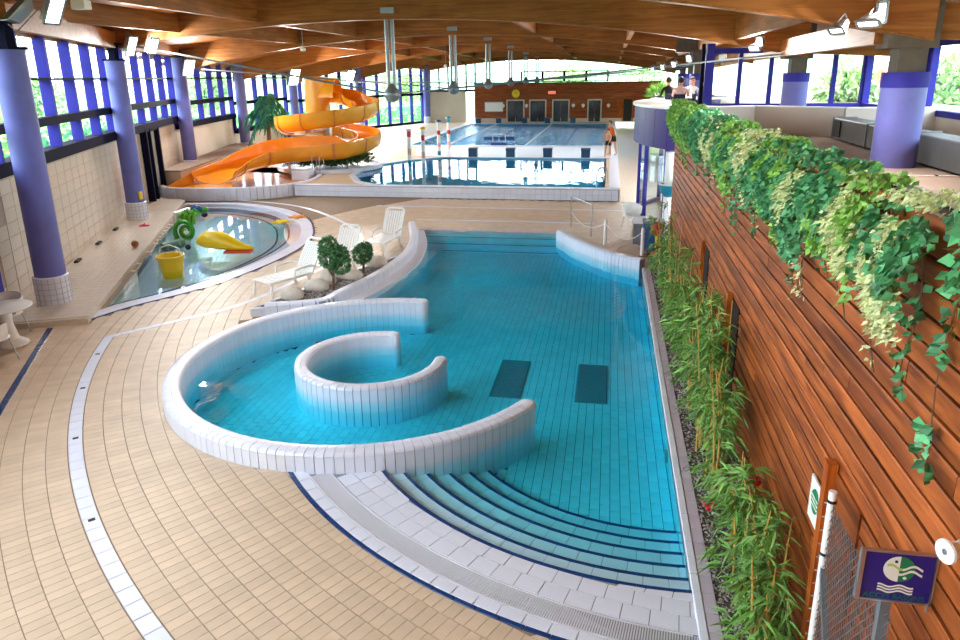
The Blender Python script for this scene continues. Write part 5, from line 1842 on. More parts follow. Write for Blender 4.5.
# terrace glazing far (blue posts behind the people)
w = thing('window_14', 'row of blue posts and panes behind the balcony people', 'window', kind='structure')
wa_, wb2 = (3.5, 28.5), (6.6, 66.0)
wang = math.atan2(wb2[1] - wa_[1], wb2[0] - wa_[0])
for k in range(14):
    p = lerp2(wa_, wb2, k / 13)
    MB().box((p[0], p[1], 4.3), (.3, .3, 2.4), wang).build('mullion', M['blue_frame'], w)
for k in range(13):
    MB().box(*wall_box(wa_, wb2, (k + .06) / 13, (k + .94) / 13, 3.6, 5.3, .012)[:2], wang).build('pane', M['glass'], w)
MB().box(*wall_box(wa_, wb2, 0, 1, 3.15, 3.6, .2)[:2], wang).build('low_wall', M['blue_frame'], w)
MB().box(*wall_box(wa_, wb2, 0, 1, 5.3, 5.6, .2)[:2], wang).build('head', M['concrete'], w)
# ================================================================== furniture
def lounger(loc, rz, label):
    t = thing('sun_lounger', label, 'sun lounger', loc, rz, 'white plastic sun loungers')
    for s in (-1, 1):
        MB().bar((s * .29, -.85, .34), (s * .29, .38, .34), .05, .06).build('side_rail', M['plastic'], t)
        MB().bar((s * .27, .36, .34), (s * .27, .78, 1.0), .05, .05, (0, -1, 0)).build('back_rail', M['plastic'], t)
        MB().tube([(s * .33, -.2, .36), (s * .34, -.16, .52), (s * .34, .25, .54), (s * .33, .42, .50)], .028, 8).build('armrest', M['plastic'], t, True)
        MB().bar((s * .29, -.78, .33), (s * .31, -.84, 0), .05, .05).build('leg', M['plastic'], t)
        MB().bar((s * .29, .22, .33), (s * .31, .34, 0), .05, .05).build('leg', M['plastic'], t)
    for k in range(9):
        MB().box((0, -.8 + .135 * k, .36), (.54, .10, .022)).build('seat_slat', M['plastic'], t)
    for k in range(7):
        x = -.21 + .07 * k
        MB().bar((x, .38, .40), (x, .755, .97), .046, .02, (0, -1, 0)).build('back_slat', M['plastic'], t)
    MB().tube([(-.27, .77, .98), (-.2, .80, 1.04), (.2, .80, 1.04), (.27, .77, .98)], .03, 8).build('top_rail', M['plastic'], t, True)
    MB().bar((-.27, .385, .38), (.27, .385, .38), .05, .04).build('hinge_bar', M['plastic'], t)
    return t
lounger((-6.12, 18.8, 0), math.radians(-6), 'white sun lounger standing apart at the far end of the curved wall')
lounger((-6.62, 16.3, 0), math.radians(-10), 'white sun lounger half hidden behind the shrubs')
lounger((-7.12, 14.75, 0), math.radians(-27), 'nearest white sun lounger, beside the boulders')

def tub_chair(loc, rz, label, n=20):
    t = thing('tub_chair', label, 'chair', loc, rz, 'white tub chairs')
    m_ = MB()
    vs, fs = [], []
    for i in range(n + 1):
        a = PI * (-.12 + 1.24 * i / n)
        hgt = .74 + .08 * math.sin(max(0, min(PI, a)))
        for r_, z in ((.24, .44), (.30, .56), (.315, hgt), (.295, hgt), (.275, .56), (.215, .46)):
            vs.append((r_ * math.cos(a), r_ * math.sin(a), z))
    for i in range(n):
        for k in range(6):
            k2 = (k + 1) % 6
            fs.append((i * 6 + k, (i + 1) * 6 + k, (i + 1) * 6 + k2, i * 6 + k2))
    fs += [tuple(range(6)), tuple(n * 6 + k for k in range(5, -1, -1))]
    m_.add(vs, fs).build('back_shell', M['plastic'], t, True, angle=50)
    MB().lathe([(0, .43), (.25, .43), (.27, .45), (.25, .47), (0, .455)], 24).build('seat', M['plastic'], t, True)
    for sx in (-1, 1):
        for sy in (-1, 1):
            MB().tube([(sx * .17, sy * .17, .44), (sx * .24, sy * .24, 0)], .012, 8).build('leg', M['steel'], t, True)
    return t
tub_chair((-11.2, 10.98, 0), math.radians(10), 'white tub chair behind the round table at the left edge')
tub_chair((-10.35, 9.75, 0), math.radians(170), 'white tub chair in front of the round table at the left edge')
tub_chair((0.78, 22.3, 0), math.radians(20), 'white tub chair by the glazing under the blue drum')
tb = thing('round_table', 'round white pedestal table at the left edge', 'table', (-10.85, 10.6, 0))
MB().lathe([(0, .70), (.44, .70), (.46, .715), (.46, .73), (.44, .74), (0, .74)], 32).build('tabletop', M['plastic'], tb, True)
MB().lathe([(.30, 0), (.30, .03), (.16, .12), (.10, .4), (.12, .66), (.2, .70)], 20).build('pedestal', M['plastic'], tb, True)
sv = thing('straw_cup', 'small red-topped cup with white straw on the round table', 'cup', (-10.98, 10.55, .742))
MB().lathe([(.03, 0), (.04, .12), (.042, .12), (.042, .13), (0, .13)], 14).build('cup', M['red'], sv, True)
MB().tube([(0, 0, .1), (.03, .0, .26)], .006, 6).build('straw', M['plastic'], sv)

# ================================================================== paddling pool toys
t = thing('bucket_fountain', 'yellow bucket-shaped water toy standing in the paddling pool', 'water toy', (-11.0, 15.95, -.22))
t.scale = (.85, .85, .85)
MB().lathe([(.0, .0), (.27, .0), (.32, .3), (.38, .62), (.41, .64), (.41, .70), (.37, .70), (.35, .60), (.27, .2), (0, .2)], 24).build('bucket', M['yellow'], t, True, angle=60)
MB().tube([(-.38, 0, .68), (-.3, 0, .92), (0, 0, 1.02), (.3, 0, .92), (.38, 0, .68)], .02, 8).build('handle', M['plastic'], t, True)
MB().lathe([(0, .48), (.34, .48), (.34, .50), (0, .50)], 20).build('contents', M['galv'], t, True)
t = thing('yellow_ray_toy', 'yellow ray-shaped play figure with pointed wings in the paddling pool', 'water toy', (-10.85, 18.1, -.2))
t.scale = (1.3, 1.25, 1.35)
vs = [(-.9, 0, .14), (-.5, -.34, .14), (.2, -.36, .14), (.7, -.22, .14), (1.05, -.05, .16), (1.05, .08, .16), (.6, .25, .14), (.1, .36, .14), (-.5, .32, .14),
      (-.55, 0, .42), (-.25, -.14, .62), (.12, -.12, .56), (.5, -.02, .34), (.1, .14, .56), (-.25, .13, .62)]
fs = [(0, 1, 10, 9), (1, 2, 11, 10), (2, 3, 12, 11), (3, 4, 12), (4, 5, 12), (5, 6, 12), (6, 7, 13, 12), (7, 8, 14, 13), (8, 0, 9, 14), (9, 10, 14), (10, 11, 13, 14), (11, 12, 13), (8, 7, 6, 5, 4, 3, 2, 1, 0)]
MB().add(vs, fs).build('body', M['yellow'], t, True, angle=80)
sb = t.children[0].modifiers.new('smooth', 'SUBSURF'); sb.levels = 2; sb.render_levels = 2
MB().blob((-.74, -.08, .2), (.06, .06, .06), 10, 7).build('eye', M['c_navy'], t, True)
tag(MB().cham((0, 0, 0), (.75, .32, .06), .02, .2).build('float_board', mat('red_orange_foam', srgb(232, 84, 30), .6), loc=(-10.25, 18.0, .0)), 'red-orange foam board floating beside the yellow ray toy', 'float')
t = thing('coiled_snake_toy', 'green coiled snake figure beside a white chute in the paddling pool', 'water toy', (-12.9, 19.8, -.2))
M['lgreen'] = mat('light_green_plastic', srgb(130, 200, 80), .4)
MB().tube([((.10 + .011 * k) * math.cos(k * .42), -.1 - .004 * k, .36 + (.10 + .011 * k) * math.sin(k * .42)) for k in range(26)], [.05 + .001 * k for k in range(26)], 8).build('coil', M['green'], t, True)
MB().tube([((.04 + .010 * k) * math.cos(k * .42 + 1), -.16, .36 + (.04 + .010 * k) * math.sin(k * .42 + 1)) for k in range(14)], .028, 7).build('inner_coil', M['lgreen'], t, True)
for k in range(7):
    x0 = -.22 + .08 * k
    MB().tube([(x0 * .6, .1, .55), (x0, .06 * (k % 2), .80), (x0 + .12, .0, .92 + .05 * (k % 3)), (x0 + .30, .0, .84 + .06 * (k % 2))], [.06, .055, .05, .035], 7).build('strand', M['green'] if k % 2 else M['lgreen'], t, True)
MB().blob((.62, .0, .86), (.10, .09, .08), 10, 7).build('head', M['c_navy'], t, True)
MB().box((-.36, .25, .45), (.10, .8, 1.0), 0, 0, .12).build('chute', M['plastic'], t)
MB().tube([(.1, -.5, .10), (.0, -.9, .12), (-.15, -1.2, .10)], .12, 8).build('tail', mat('murky_green', srgb(110, 160, 140), .4), t, True)
tag(MB().blob((0, 0, 0), (.1, .1, .1), 12, 9).build('play_ball', mat('ball_green_red', srgb(60, 130, 50), .5, col2=srgb(190, 70, 40), scale=5), smooth=True, loc=(-13.2, 17.6, .22)), 'small green and red ball on the tiled ledge', 'ball')
sh = thing('flip_flop', 'pink flip-flop lying on the ledge near the notice column', 'sandal', (-14.85, 20.4, .14))
MB().cham((0, 0, 0), (.3, .14, .04), .01, .4).build('sole', mat('pink_foam', srgb(220, 50, 90), .6), sh); MB().tube([(-.06, -.05, .02), (.04, 0, .07), (-.04, .06, .02)], .012, 6).build('strap', M['red'], sh)
t = thing('blue_play_crab', 'blue and green play figure at the far end of the paddling pool', 'water toy', (-15.0, 23.7, -.1))
t.scale = (.55, .55, .55)
MB().blob((0, 0, .3), (.4, .3, .3), 12, 8, .06, 5).build('body', M['blue'], t, True); MB().blob((.5, .1, .25), (.3, .22, .22), 12, 8, .05, 6).build('shell', M['green'], t, True)
for s in (-1, 1):
    MB().tube([(s * .3, -.2, .3), (s * .5, -.4, .45)], .06, 8).build('claw', M['blue'], t, True)
for i, (x, y, m, lab) in enumerate([(-10.85, 22.0, 'yellow', 'yellow star float at the rim of the paddling pool'), (-10.65, 22.9, 'orange', 'orange star float on the rim of the paddling pool')]):
    st_ = [((.34 if k % 2 == 0 else .17) * math.cos(k * PI / 5), (.34 if k % 2 == 0 else .17) * math.sin(k * PI / 5)) for k in range(10)]
    tag(MB().prism(st_, 0, .05).build('star_float', M[m], loc=(x, y, .012)), lab, 'float', 'star floats')
tag(MB().lathe([(0, 0), (.1, 0), (.12, .02), (.1, .04), (0, .04)], 14).build('floating_disc', M['c_navy'], smooth=True, loc=(-11.9, 15.1, -.02)), 'small dark disc floating left of the yellow bucket', 'float')

# ================================================================== slide
sl = thing('water_slide', 'orange spiral water slide with amber start tunnel', 'water slide')
HC, HR = (-13.5, 33.3), 1.95
path = [(-14.7, 35.7, 3.55), (-14.0, 35.7, 3.45), (-13.0, 35.4, 3.28)]
for k in range(0, 25):
    a = 60 - 20 * k
    path.append((HC[0] + HR * math.cos(math.radians(a)), HC[1] + HR * math.sin(math.radians(a)), 3.05 - .083 * k))
path += [(-14.6, 30.95, .98), (-15.6, 30.1, .85), (-16.1, 29.0, .70), (-16.2, 28.0, .58), (-16.15, 27.0, .50)]
sp = spline(path, 5)
NSP = len(sp)
def uprof(wl, wr_, k=1.0):
    inn_ = [(.52 * k * math.cos(a), .45 - .45 * math.sin(a)) for a in [PI * q / 8 for q in range(9)]]
    inner = [(.52 * k, .45 + wl)] + inn_ + [(-.52 * k, .45 + wr_)]
    outer = [(-.52 * k - .05, .45 + wr_)] + [((.52 * k + .05) * math.cos(a), .45 - .5 * math.sin(a)) for a in [PI * (8 - q) / 8 for q in range(9)]] + [(.52 * k + .05, .45 + wl)]
    return inner + outer
def loft(pts, profs, idx):
    vs, fs = [], []
    q = len(profs[0])
    for n_, i in enumerate(idx):
        a, b = pts[max(i - 1, 0)], pts[min(i + 1, len(pts) - 1)]
        dx, dy = b[0] - a[0], b[1] - a[1]; L = math.hypot(dx, dy)
        for u, z in profs[n_]:
            vs.append((pts[i][0] - dy / L * u, pts[i][1] + dx / L * u, pts[i][2] + z))
    for n_ in range(len(idx) - 1):
        for k in range(q):
            k2 = (k + 1) % q
            fs.append((n_ * q + k, (n_ + 1) * q + k, (n_ + 1) * q + k2, n_ * q + k2))
    fs += [tuple(range(q)), tuple((len(idx) - 1) * q + k for k in range(q - 1, -1, -1))]
    return MB().add(vs, fs)
def pf_at(i):
    f_ = i / (NSP - 1)
    e = max(0.0, (f_ - .83) / .17)
    bank = math.sin(min(1, max(0, (f_ - .80) / .14)) * PI) if f_ < .94 else 0
    return uprof(.30 - .25 * e, .14 + .5 * bank - .1 * e, 1 + .75 * e)
M['flange'] = mat('flange_orange', srgb(206, 118, 24), .4)
seg = 9
for k in range(0, NSP - 2, seg):
    idx = list(range(k, min(k + seg, NSP - 1) + 1))
    s_ = loft(sp, [pf_at(i) for i in idx], idx).build('flume_section', M['slide'], sl, True, angle=60)
    pr = pf_at(k)[11:]
    ring = [(a * 1.05, .45 + (b - .45) * 1.06) for a, b in pr] + [(a * .99, .45 + (b - .45) * .99) for a, b in pr][::-1]
    MB().sweep([sp[k], tuple(Vector(sp[k]).lerp(Vector(sp[k + 1]), .35))], ring).build('flange', M['flange'], s_)
# flat splash plates at the exit
MB().add([(-17.05, 27.0, .52), (-17.6, 25.98, .36), (-15.0, 26.0, .36), (-15.2, 27.0, .50), (-17.1, 27.2, 1.0), (-17.7, 25.98, .50), (-15.1, 27.1, .95), (-14.9, 26.2, .5)], [(0, 1, 2, 3), (0, 4, 5, 1), (3, 2, 7, 6)]).build('exit_plate', M['slide'], sl, fix=False)
# start tunnel: arched shell with opening to the right
tm = MB()
vs, fs = [], []
NA = 14
for j, x in enumerate((-14.7, -14.2, -13.7)):
    for r_ in (.74, .68):
        for k in range(NA + 1):
            a = PI * k / NA
            vs.append((x, 35.4 + r_ * math.cos(a), 3.75 + (r_ + .2) * math.sin(a)))
W2 = NA + 1
for j in range(2):
    for k in range(NA):
        o = j * 2 * W2
        fs.append((o + k, o + k + 1, o + 2 * W2 + k + 1, o + 2 * W2 + k))
        fs.append((o + W2 + k + 1, o + W2 + k, o + 3 * W2 + k, o + 3 * W2 + k + 1))
for o in (0, 4 * W2):
    for k in range(NA):
        fs.append((o + k, o + W2 + k, o + W2 + k + 1, o + k + 1))
tm.add(vs, fs).build('start_tunnel', M['slide_y'], sl, True)
MB().lathe([(.62, 2.3), (.62, 4.72), (.55, 4.75), (0, 4.76)], 20, (-14.75, 35.2, 0)).build('tower_shell', M['slide_y'], sl, True)
MB().lathe([(.2, .4), (.2, 2.9)], 14, (HC[0], HC[1], 0)).build('support_post', M['steel'], sl, True)
for a, z in ((0, 1.45), (-90, 1.1), (-90, 2.4), (180, 2.0)):
    MB().tube([(HC[0], HC[1], z - .1), (HC[0] + HR * math.cos(math.radians(a)), HC[1] + HR * math.sin(math.radians(a)), z - .05)], .06, 8).build('support_arm', M['steel'], sl)
for (x, y, z) in ((-12.1, 31.9, .95), (-14.6, 31.0, .9)):
    MB().tube([(x, y, .4), (x, y, z)], .06, 8).build('support_leg', M['steel'], sl)
# landing basin of the slide
bs_ = thing('slide_basin', 'white walled landing basin at the foot of the orange slide', 'pool', kind='structure')
bpth = spline([(-19.2, 27.6, 0), (-17.6, 26.0, 0), (-15.6, 25.95, 0), (-13.9, 26.5, 0), (-12.85, 27.7, 0), (-12.6, 29.2, 0), (-13.2, 31.0, 0), (-14.4, 31.6, 0)], 6)
p = resample(bpth, .25)
tm_ = None
for a, b in zip(p[:-1], p[1:]):
    ang = math.atan2(b[1] - a[1], b[0] - a[0])
    if tm_ is None:
        tm_ = MB().sweep([(-.121, 0, 0), (.121, 0, 0)], [(-.13, 0), (-.13, .46), (-.1, .5), (.1, .5), (.13, .46), (.13, 0)]).mesh('wall_tile', M['white1'], True)
    obj('wall_tile', tm_, bs_, ((a[0] + b[0]) / 2, (a[1] + b[1]) / 2, 0), ang)
MB().prism([(q[0], q[1]) for q in bpth] + [(-20.0, 33.0)], 0, .30).build('basin_floor', mat('wet_orange_floor', srgb(206, 150, 96), .15, .1, 1.0), bs_)
# small rail and white block in the basin
MB().box((-13.6, 30.2, .45), (.8, .7, .5)).build('white_block', M['white'], bs_)
rl_ = thing('basin_handrail', 'small steel handrail by the slide landing basin', 'handrail', (-13.3, 30.6, .5))
for o in (0, .35):
    MB().tube([(o, 0, 0), (o, 0, .75), (o, .5, .75), (o, .5, 0)], .022, 8).build('rail', M['steel'], rl_, True)
# planting island under the slide
isl = thing('planting_island', 'planted island with white kerb beneath the slide', 'planter')
MB().lathe([(2.55, .44), (2.55, .62), (2.35, .62), (2.35, .5), (0, .55)], 36, (HC[0], HC[1], 0)).build('kerb', M['white'], isl, True)
rng = np.random.default_rng(77)
P_, D_ = [], []
for k in range(26):
    a = rng.uniform(0, 2 * PI); rad = 2.2 * math.sqrt(rng.uniform())
    c0 = np.array([HC[0] + rad * math.cos(a), HC[1] + rad * math.sin(a), .75])
    v = rng.normal(size=(150, 3)); v[:, 2] = np.abs(v[:, 2]); v /= np.linalg.norm(v, axis=1, keepdims=True)
    P_.append(c0 + v * rng.uniform(.15, .5, 150)[:, None]); D_.append(v + rng.normal(size=(150, 3)) * .3)
leaf_cloud('foliage', np.vstack(P_), np.vstack(D_), .25, .08, mat('island_leaf', srgb(60, 100, 40), .5, .3, 3, island=.5), 78, isl)
# palm
pm = thing('indoor_palm', 'tall leafy blue-green palm behind the slide run-out', 'palm', (-18.1, 36.2, 1.06))
MB().tube([(0, 0, 0), (.05, 0, 1.2), (0, .05, 2.6)], [.12, .1, .08], 10).build('trunk', M['stem'], pm, True)
rng = np.random.default_rng(5)
for k in range(26):
    a = k * 2.4; el = .2 + 1.0 * (k % 4) / 3
    L = rng.uniform(.9, 1.35)
    spine = []
    for j in range(7):
        f_ = j / 6
        spine.append(np.array([math.cos(a) * L * f_ * math.cos(el) * 1.0, math.sin(a) * L * f_ * math.cos(el), 2.45 - .5 * (k % 3) + L * f_ * math.sin(el) * 1.1 - 1.2 * f_ ** 2.2]))
    P_, D_ = [], []
    for j in range(80):
        f_ = rng.uniform(.1, 1) * 6
        i0 = min(5, int(f_)); q = spine[i0] + (spine[i0 + 1] - spine[i0]) * (f_ - i0)
        tg = spine[i0 + 1] - spine[i0]; tg /= np.linalg.norm(tg)
        sd = np.cross(tg, [0, 0, 1]); s = 1 if j % 2 else -1
        P_.append(q); D_.append(tg * .6 + sd * s + np.array([0, 0, -.4]))
    fr_ = leaf_cloud('frond', np.array(P_), np.array(D_), .42, .09, mat('palm_leaf', srgb(60, 146, 120), .5, .2, 3, island=.3) if k == 0 else bpy.data.materials['palm_leaf'], 100 + k, pm, droop=.2)
    MB().tube([tuple(s) for s in spine], .012, 5).build('frond_rib', M['leaf_d'], fr_)

# ================================================================== far pool furniture
for i, (x, y, lab) in enumerate([(-9.85, 34.7, 'nearest striped pole in the middle pool'), (-9.45, 35.9, 'second striped pole in the middle pool'), (-9.35, 39.0, 'third striped pole by the divider'), (-9.55, 42.4, 'farthest striped pole by the divider')]):
    t = thing('striped_pole', lab, 'pole', (x, y, -.2 if i < 2 else .46), group='striped poles by the middle pool')
    h = 2.3 if i < 2 else 1.8
    n_ = 8
    cs = ['plastic', 'plastic', 'teal', 'plastic', 'c_pink', 'plastic', 'plastic', 'red']
    for k in range(n_):
        MB().lathe([(.10, h * k / n_), (.10, h * (k + 1) / n_)], 12).build('band', M[cs[(k + i) % 8]], t, True)
    MB().lathe([(.10, h), (.17, h + .02), (.15, h + .1), (0, h + .14)], 12).build('cap', M[['plastic', 'yellow', 'blue', 'teal'][i]], t, True)
blk = None
for i, (x, y, z) in enumerate([(-7.25, 38.15, .48), (-5.2, 38.15, .48), (-3.2, 38.15, .48), (-1.2, 38.15, .48), (-12.0, 66.0, .48), (-10.1, 66.0, .48), (-7.7, 66.0, .48), (-5.6, 66.0, .48), (-3.3, 66.0, .48)]):
    near = i < 4
    lab = ['leftmost navy starting block on the pool divider', 'second navy starting block on the pool divider', 'third navy starting block on the pool divider', 'rightmost navy starting block on the pool divider', 'farthest left navy starting block at the lap pool end', 'second navy starting block at the lap pool end',
           'third navy starting block at the lap pool end', 'fourth navy starting block at the lap pool end', 'rightmost navy starting block at the lap pool end'][i]
    t = thing('starting_block', lab, 'starting block', (x, y, z), group='navy starting blocks')
    MB().box((0, 0, .22), (.46, .34, .44)).build('pedestal', M['bluepad'], t)
    MB().box((0, -.02, .43), (.5, .42, .05), 0, .12).build('platform', M['bluepad'], t)
for i, (x, y, lab) in enumerate([(-8.1, 49.5, 'left blue float in the lap pool'), (-7.0, 49.6, 'right blue float in the lap pool'), (-6.9, 45.2, 'nearest blue float by the lap pool divider')]):
    t = thing('blue_float', lab, 'float', (x, y, .42), group='blue floats in the lap pool')
    MB().cham((0, 0, .1), (1.0, .5, .2), .05).build('pad', M['blue'], t)
    MB().tube([(-.4, 0, .2), (-.4, 0, .7), (.4, 0, .7), (.4, 0, .2)], .03, 6).build('frame', M['plastic'], t)
# lane ropes on the lap pool
for k in range(4):
    t = thing('lane_rope', ['leftmost', 'second', 'third', 'rightmost'][k] + ' lane rope on the lap pool', 'lane rope', (-10.2 + 2.5 * k, 55.1, .42), group='lap pool lane ropes')
    MB().tube([(0, -10.4, 0), (0, 10.4, 0)], .05, 6).build('floats', M['blue'] if k % 2 else M['plastic'], t, True)
# pool ladder at the right end of the middle pool
t = thing('pool_ladder', 'steel ladder rails at the right end of the middle pool', 'ladder', (-.2, 29.0, .45))
for o in (0, .45):
    MB().tube([(-.25, o, -.6), (-.25, o, .45), (-.12, o, .6), (.1, o, .6), (.2, o, .4), (.2, o, 0)], .025, 8).build('rail', M['steel'], t, True)
# handrail and bollards behind the corner wall
t = thing('entry_handrail', 'steel handrail at the far right entry of the big pool', 'handrail')
MB().tube([(-1.11, 22.5, 0), (-1.11, 22.5, .98), (-.43, 21.1, .98), (-.43, 21.1, 0)], .024, 10).build('rail', M['steel'], t, True)
MB().tube([(-1.11, 22.5, .45), (-1.11, 22.5, .52)], .04, 10).build('collar', M['steel'], t, True)
b1 = thing('white_bollard', 'white bollard at the middle of the corner wall', 'bollard', (-.01, 20.0, 0), group='white bollards with chain')
b2 = thing('white_bollard', 'white bollard at the right end of the corner wall', 'bollard', (.98, 18.95, 0), group='white bollards with chain')
for b in (b1, b2):
    MB().lathe([(.05, 0), (.045, .72), (.03, .76), (0, .77)], 14).build('post', M['plastic'], b, True)
    MB().tube([(-.06, 0, .66), (.06, 0, .66)], .012, 6).build('eyelet', M['steel'], b)
def chain(p, q, sag, lab):
    t = thing('barrier_chain', lab, 'chain')
    n = 26
    for k in range(n):
        f0, f1 = k / n, (k + 1.25) / n
        g = lambda f: (p[0] + (q[0] - p[0]) * f, p[1] + (q[1] - p[1]) * f, p[2] + (q[2] - p[2]) * f - sag * 4 * f * (1 - f))
        MB().bar(g(f0), g(min(1, f1)), .022, .012 if k % 2 else .022).build('link', M['plastic'], t)
chain((-.01, 20.0, .66), (.98, 18.95, .66), .34, 'white plastic chain hanging between the two bollards')
chain((-1.11, 22.45, .5), (-.01, 20.0, .66), .30, 'white plastic chain from the handrail to the first bollard')
# bin and marker
t = thing('blue_bin', 'blue square bin with grey lid beside the white pillar', 'bin', (1.30, 19.8, 0))
MB().add([(-.22, -.2, 0), (.22, -.2, 0), (.22, .2, 0), (-.22, .2, 0), (-.28, -.25, .75), (.28, -.25, .75), (.28, .25, .75), (-.28, .25, .75)], [(3, 2, 1, 0), (0, 1, 5, 4), (1, 2, 6, 5), (2, 3, 7, 6), (3, 0, 4, 7), (4, 5, 6, 7)]).build('body', M['blue'], t)
MB().cham((0, 0, .78), (.6, .54, .06), .02).build('lid', M['galv'], t)
t = thing('towel_cart', 'white folded towel stack on a low stand left of the blue bin', 'towel', (.95, 20.45, 0))
MB().box((0, 0, .3), (.34, .34, .6)).build('stand', M['galv'], t); MB().cham((0, 0, .68), (.42, .42, .16), .05).build('towels', M['plastic'], t, True)
t = thing('marker_sign', 'red round marker on a yellow pole at the end of the gravel bed', 'marker', (1.34, 18.95, 0))
MB().lathe([(.16, 0), (.14, .08), (.04, .16), (0, .16)], 16).build('foot', M['red'], t, True)
MB().tube([(0, 0, .1), (0, 0, .6)], .035, 10).build('pole', M['yellow'], t, True)
MB().blob((0, 0, .74), (.17, .1, .2), 14, 10).build('head', M['red'], t, True)

# ================================================================== people
def person(name, loc, rz, joints, regions, label, head=.105, sc=1.0):
    """joints: name -> (x,y,z,r); edges fixed; regions: joint -> material"""
    E = [('pelvis', 'waist'), ('waist', 'chest'), ('chest', 'neck'), ('neck', 'head0'), ('head0', 'head1'), ('head1', 'head2')]
    for s in 'LR':
        E += [('pelvis', 'hip' + s), ('hip' + s, 'knee' + s), ('knee' + s, 'ankle' + s), ('ankle' + s, 'toe' + s), ('chest', 'sho' + s), ('sho' + s, 'elb' + s), ('elb' + s, 'wri' + s), ('wri' + s, 'fin' + s)]
    names = list(joints)
    me = bpy.data.meshes.new(name)
    me.from_pydata([tuple(c * sc for c in joints[n][:3]) for n in names], [(names.index(a), names.index(b)) for a, b in E], [])
    o = bpy.data.objects.new(name, me); COL.objects.link(o)
    sk = o.modifiers.new('skin', 'SKIN')
    for i, n in enumerate(names):
        sv_ = me.skin_vertices[0].data[i] if me.skin_vertices else None
        if sv_:
            r = joints[n][3] * sc
            sv_.radius = (r, r * (.75 if n in ('pelvis', 'waist', 'chest') else 1))
            sv_.use_root = (n == 'pelvis')
    o.modifiers.new('sub', 'SUBSURF').levels = 1
    dg = bpy.context.evaluated_depsgraph_get()
    nm = bpy.data.meshes.new_from_object(o.evaluated_get(dg))
    bpy.data.objects.remove(o)
    mats = []
    for m in regions.values():
        if m not in mats: mats.append(m)
    nm.materials.clear()
    for m in mats: nm.materials.append(M[m])
    pos = {n: Vector(joints[n][:3]) * sc for n in names}
    for p in nm.polygons:
        c = p.center
        best = min(E, key=lambda e: min((c - pos[e[0]].lerp(pos[e[1]], t)).length for t in (.15, .5, .85)))
        n = best[1] if best[0] in ('pelvis', 'chest') and best[1][:3] in ('hip', 'sho') else best[0] if best[1][:4] not in ('head',) else best[1]
        if best[0] == 'pelvis' and best[1] == 'waist': n = 'waist' if (c - pos['waist']).length < (c - pos['pelvis']).length else 'pelvis'
        if best[0][:3] == 'hip' and best[1][:4] == 'knee':
            n = best[0] if (c - pos[best[0]]).length < (c - pos[best[1]]).length * .8 else best[1]
        p.material_index = mats.index(regions.get(n, 'skin')) if regions.get(n, 'skin') in mats else 0
        p.use_smooth = True
    t = thing(name, label, 'person', loc, rz)
    obj('body', nm, t)
    h = pos['head1']; hr = head * sc
    # face and hair
    hm_ = MB().blob((h.x, h.y + .015 * sc, h.z + .03 * sc), (hr * .98, hr * 1.08, hr * 1.1), 14, 9)
    hair = hm_.build('hair', M['hair'], t, True)
    for v in hair.data.vertices:
        if v.co.y < h.y - .02 * sc and v.co.z < h.z + .06 * sc:
            v.co.y = h.y - .01 * sc
    for s in (-1, 1):
        MB().blob((h.x + s * .035 * sc, h.y - hr * .92, h.z + .0 * sc), .012 * sc, 6, 5).build('eye', M['black'], t)
        MB().blob((h.x + s * hr * .95, h.y, h.z - .01 * sc), (.014 * sc, .025 * sc, .035 * sc), 6, 5).build('ear', M['skin'], t)
    MB().blob((h.x, h.y - hr * 1.02, h.z - .025 * sc), (.014 * sc, .02 * sc, .022 * sc), 6, 5).build('nose', M['skin'], t)
    MB().box((h.x, h.y - hr * .9, h.z - .065 * sc), (.045 * sc, .012 * sc, .01 * sc)).build('mouth', M['red'], t)
    return t
def standing(lean=0.0, arm=0.0):
    j = {'pelvis': (0, 0, .95, .15), 'waist': (0, -lean * .12, 1.12, .135), 'chest': (0, -lean * .3, 1.34, .15), 'neck': (0, -lean * .42, 1.5, .06), 'head0': (0, -lean * .47, 1.58, .075), 'head1': (0, -lean * .5, 1.67, .098), 'head2': (0, -lean * .5, 1.75, .07)}
    for s, k in (('L', 1), ('R', -1)):
        st_ = .08 * k
        j['hip' + s] = (.10 * k, 0, .88, .11); j['knee' + s] = (.13 * k, -.03 + st_, .48, .07); j['ankle' + s] = (.14 * k, .0 + st_ * 1.6, .08, .045); j['toe' + s] = (.15 * k, -.16 + st_ * 1.6, .03, .035)
        j['sho' + s] = (.19 * k, -lean * .34, 1.4, .065); j['elb' + s] = (.25 * k, -lean * .4 - .05 - arm * .15, 1.13, .045); j['wri' + s] = (.24 * k, -lean * .4 - .12 - arm * .35, .92 + arm * .12, .034); j['fin' + s] = (.23 * k, -lean * .4 - .16 - arm * .45, .80 + arm * .12, .022)
    return j
def seated():
    j = {'pelvis': (0, 0, .55, .16), 'waist': (0, -.02, .72, .14), 'chest': (0, -.05, .95, .155), 'neck': (0, -.07, 1.12, .06), 'head0': (0, -.08, 1.18, .075), 'head1': (0, -.09, 1.28, .1), 'head2': (0, -.09, 1.36, .07)}
    for s, k in (('L', 1), ('R', -1)):
        j['hip' + s] = (.11 * k, -.05, .53, .11); j['knee' + s] = (.14 * k, -.46, .52, .075); j['ankle' + s] = (.14 * k, -.42, .08, .05); j['toe' + s] = (.14 * k, -.58, .03, .035)
        j['sho' + s] = (.2 * k, -.06, 1.03, .065); j['elb' + s] = (.26 * k, -.16, .78, .045); j['wri' + s] = (.16 * k, -.38, .78, .035); j['fin' + s] = (.12 * k, -.48, .79, .022)
    return j
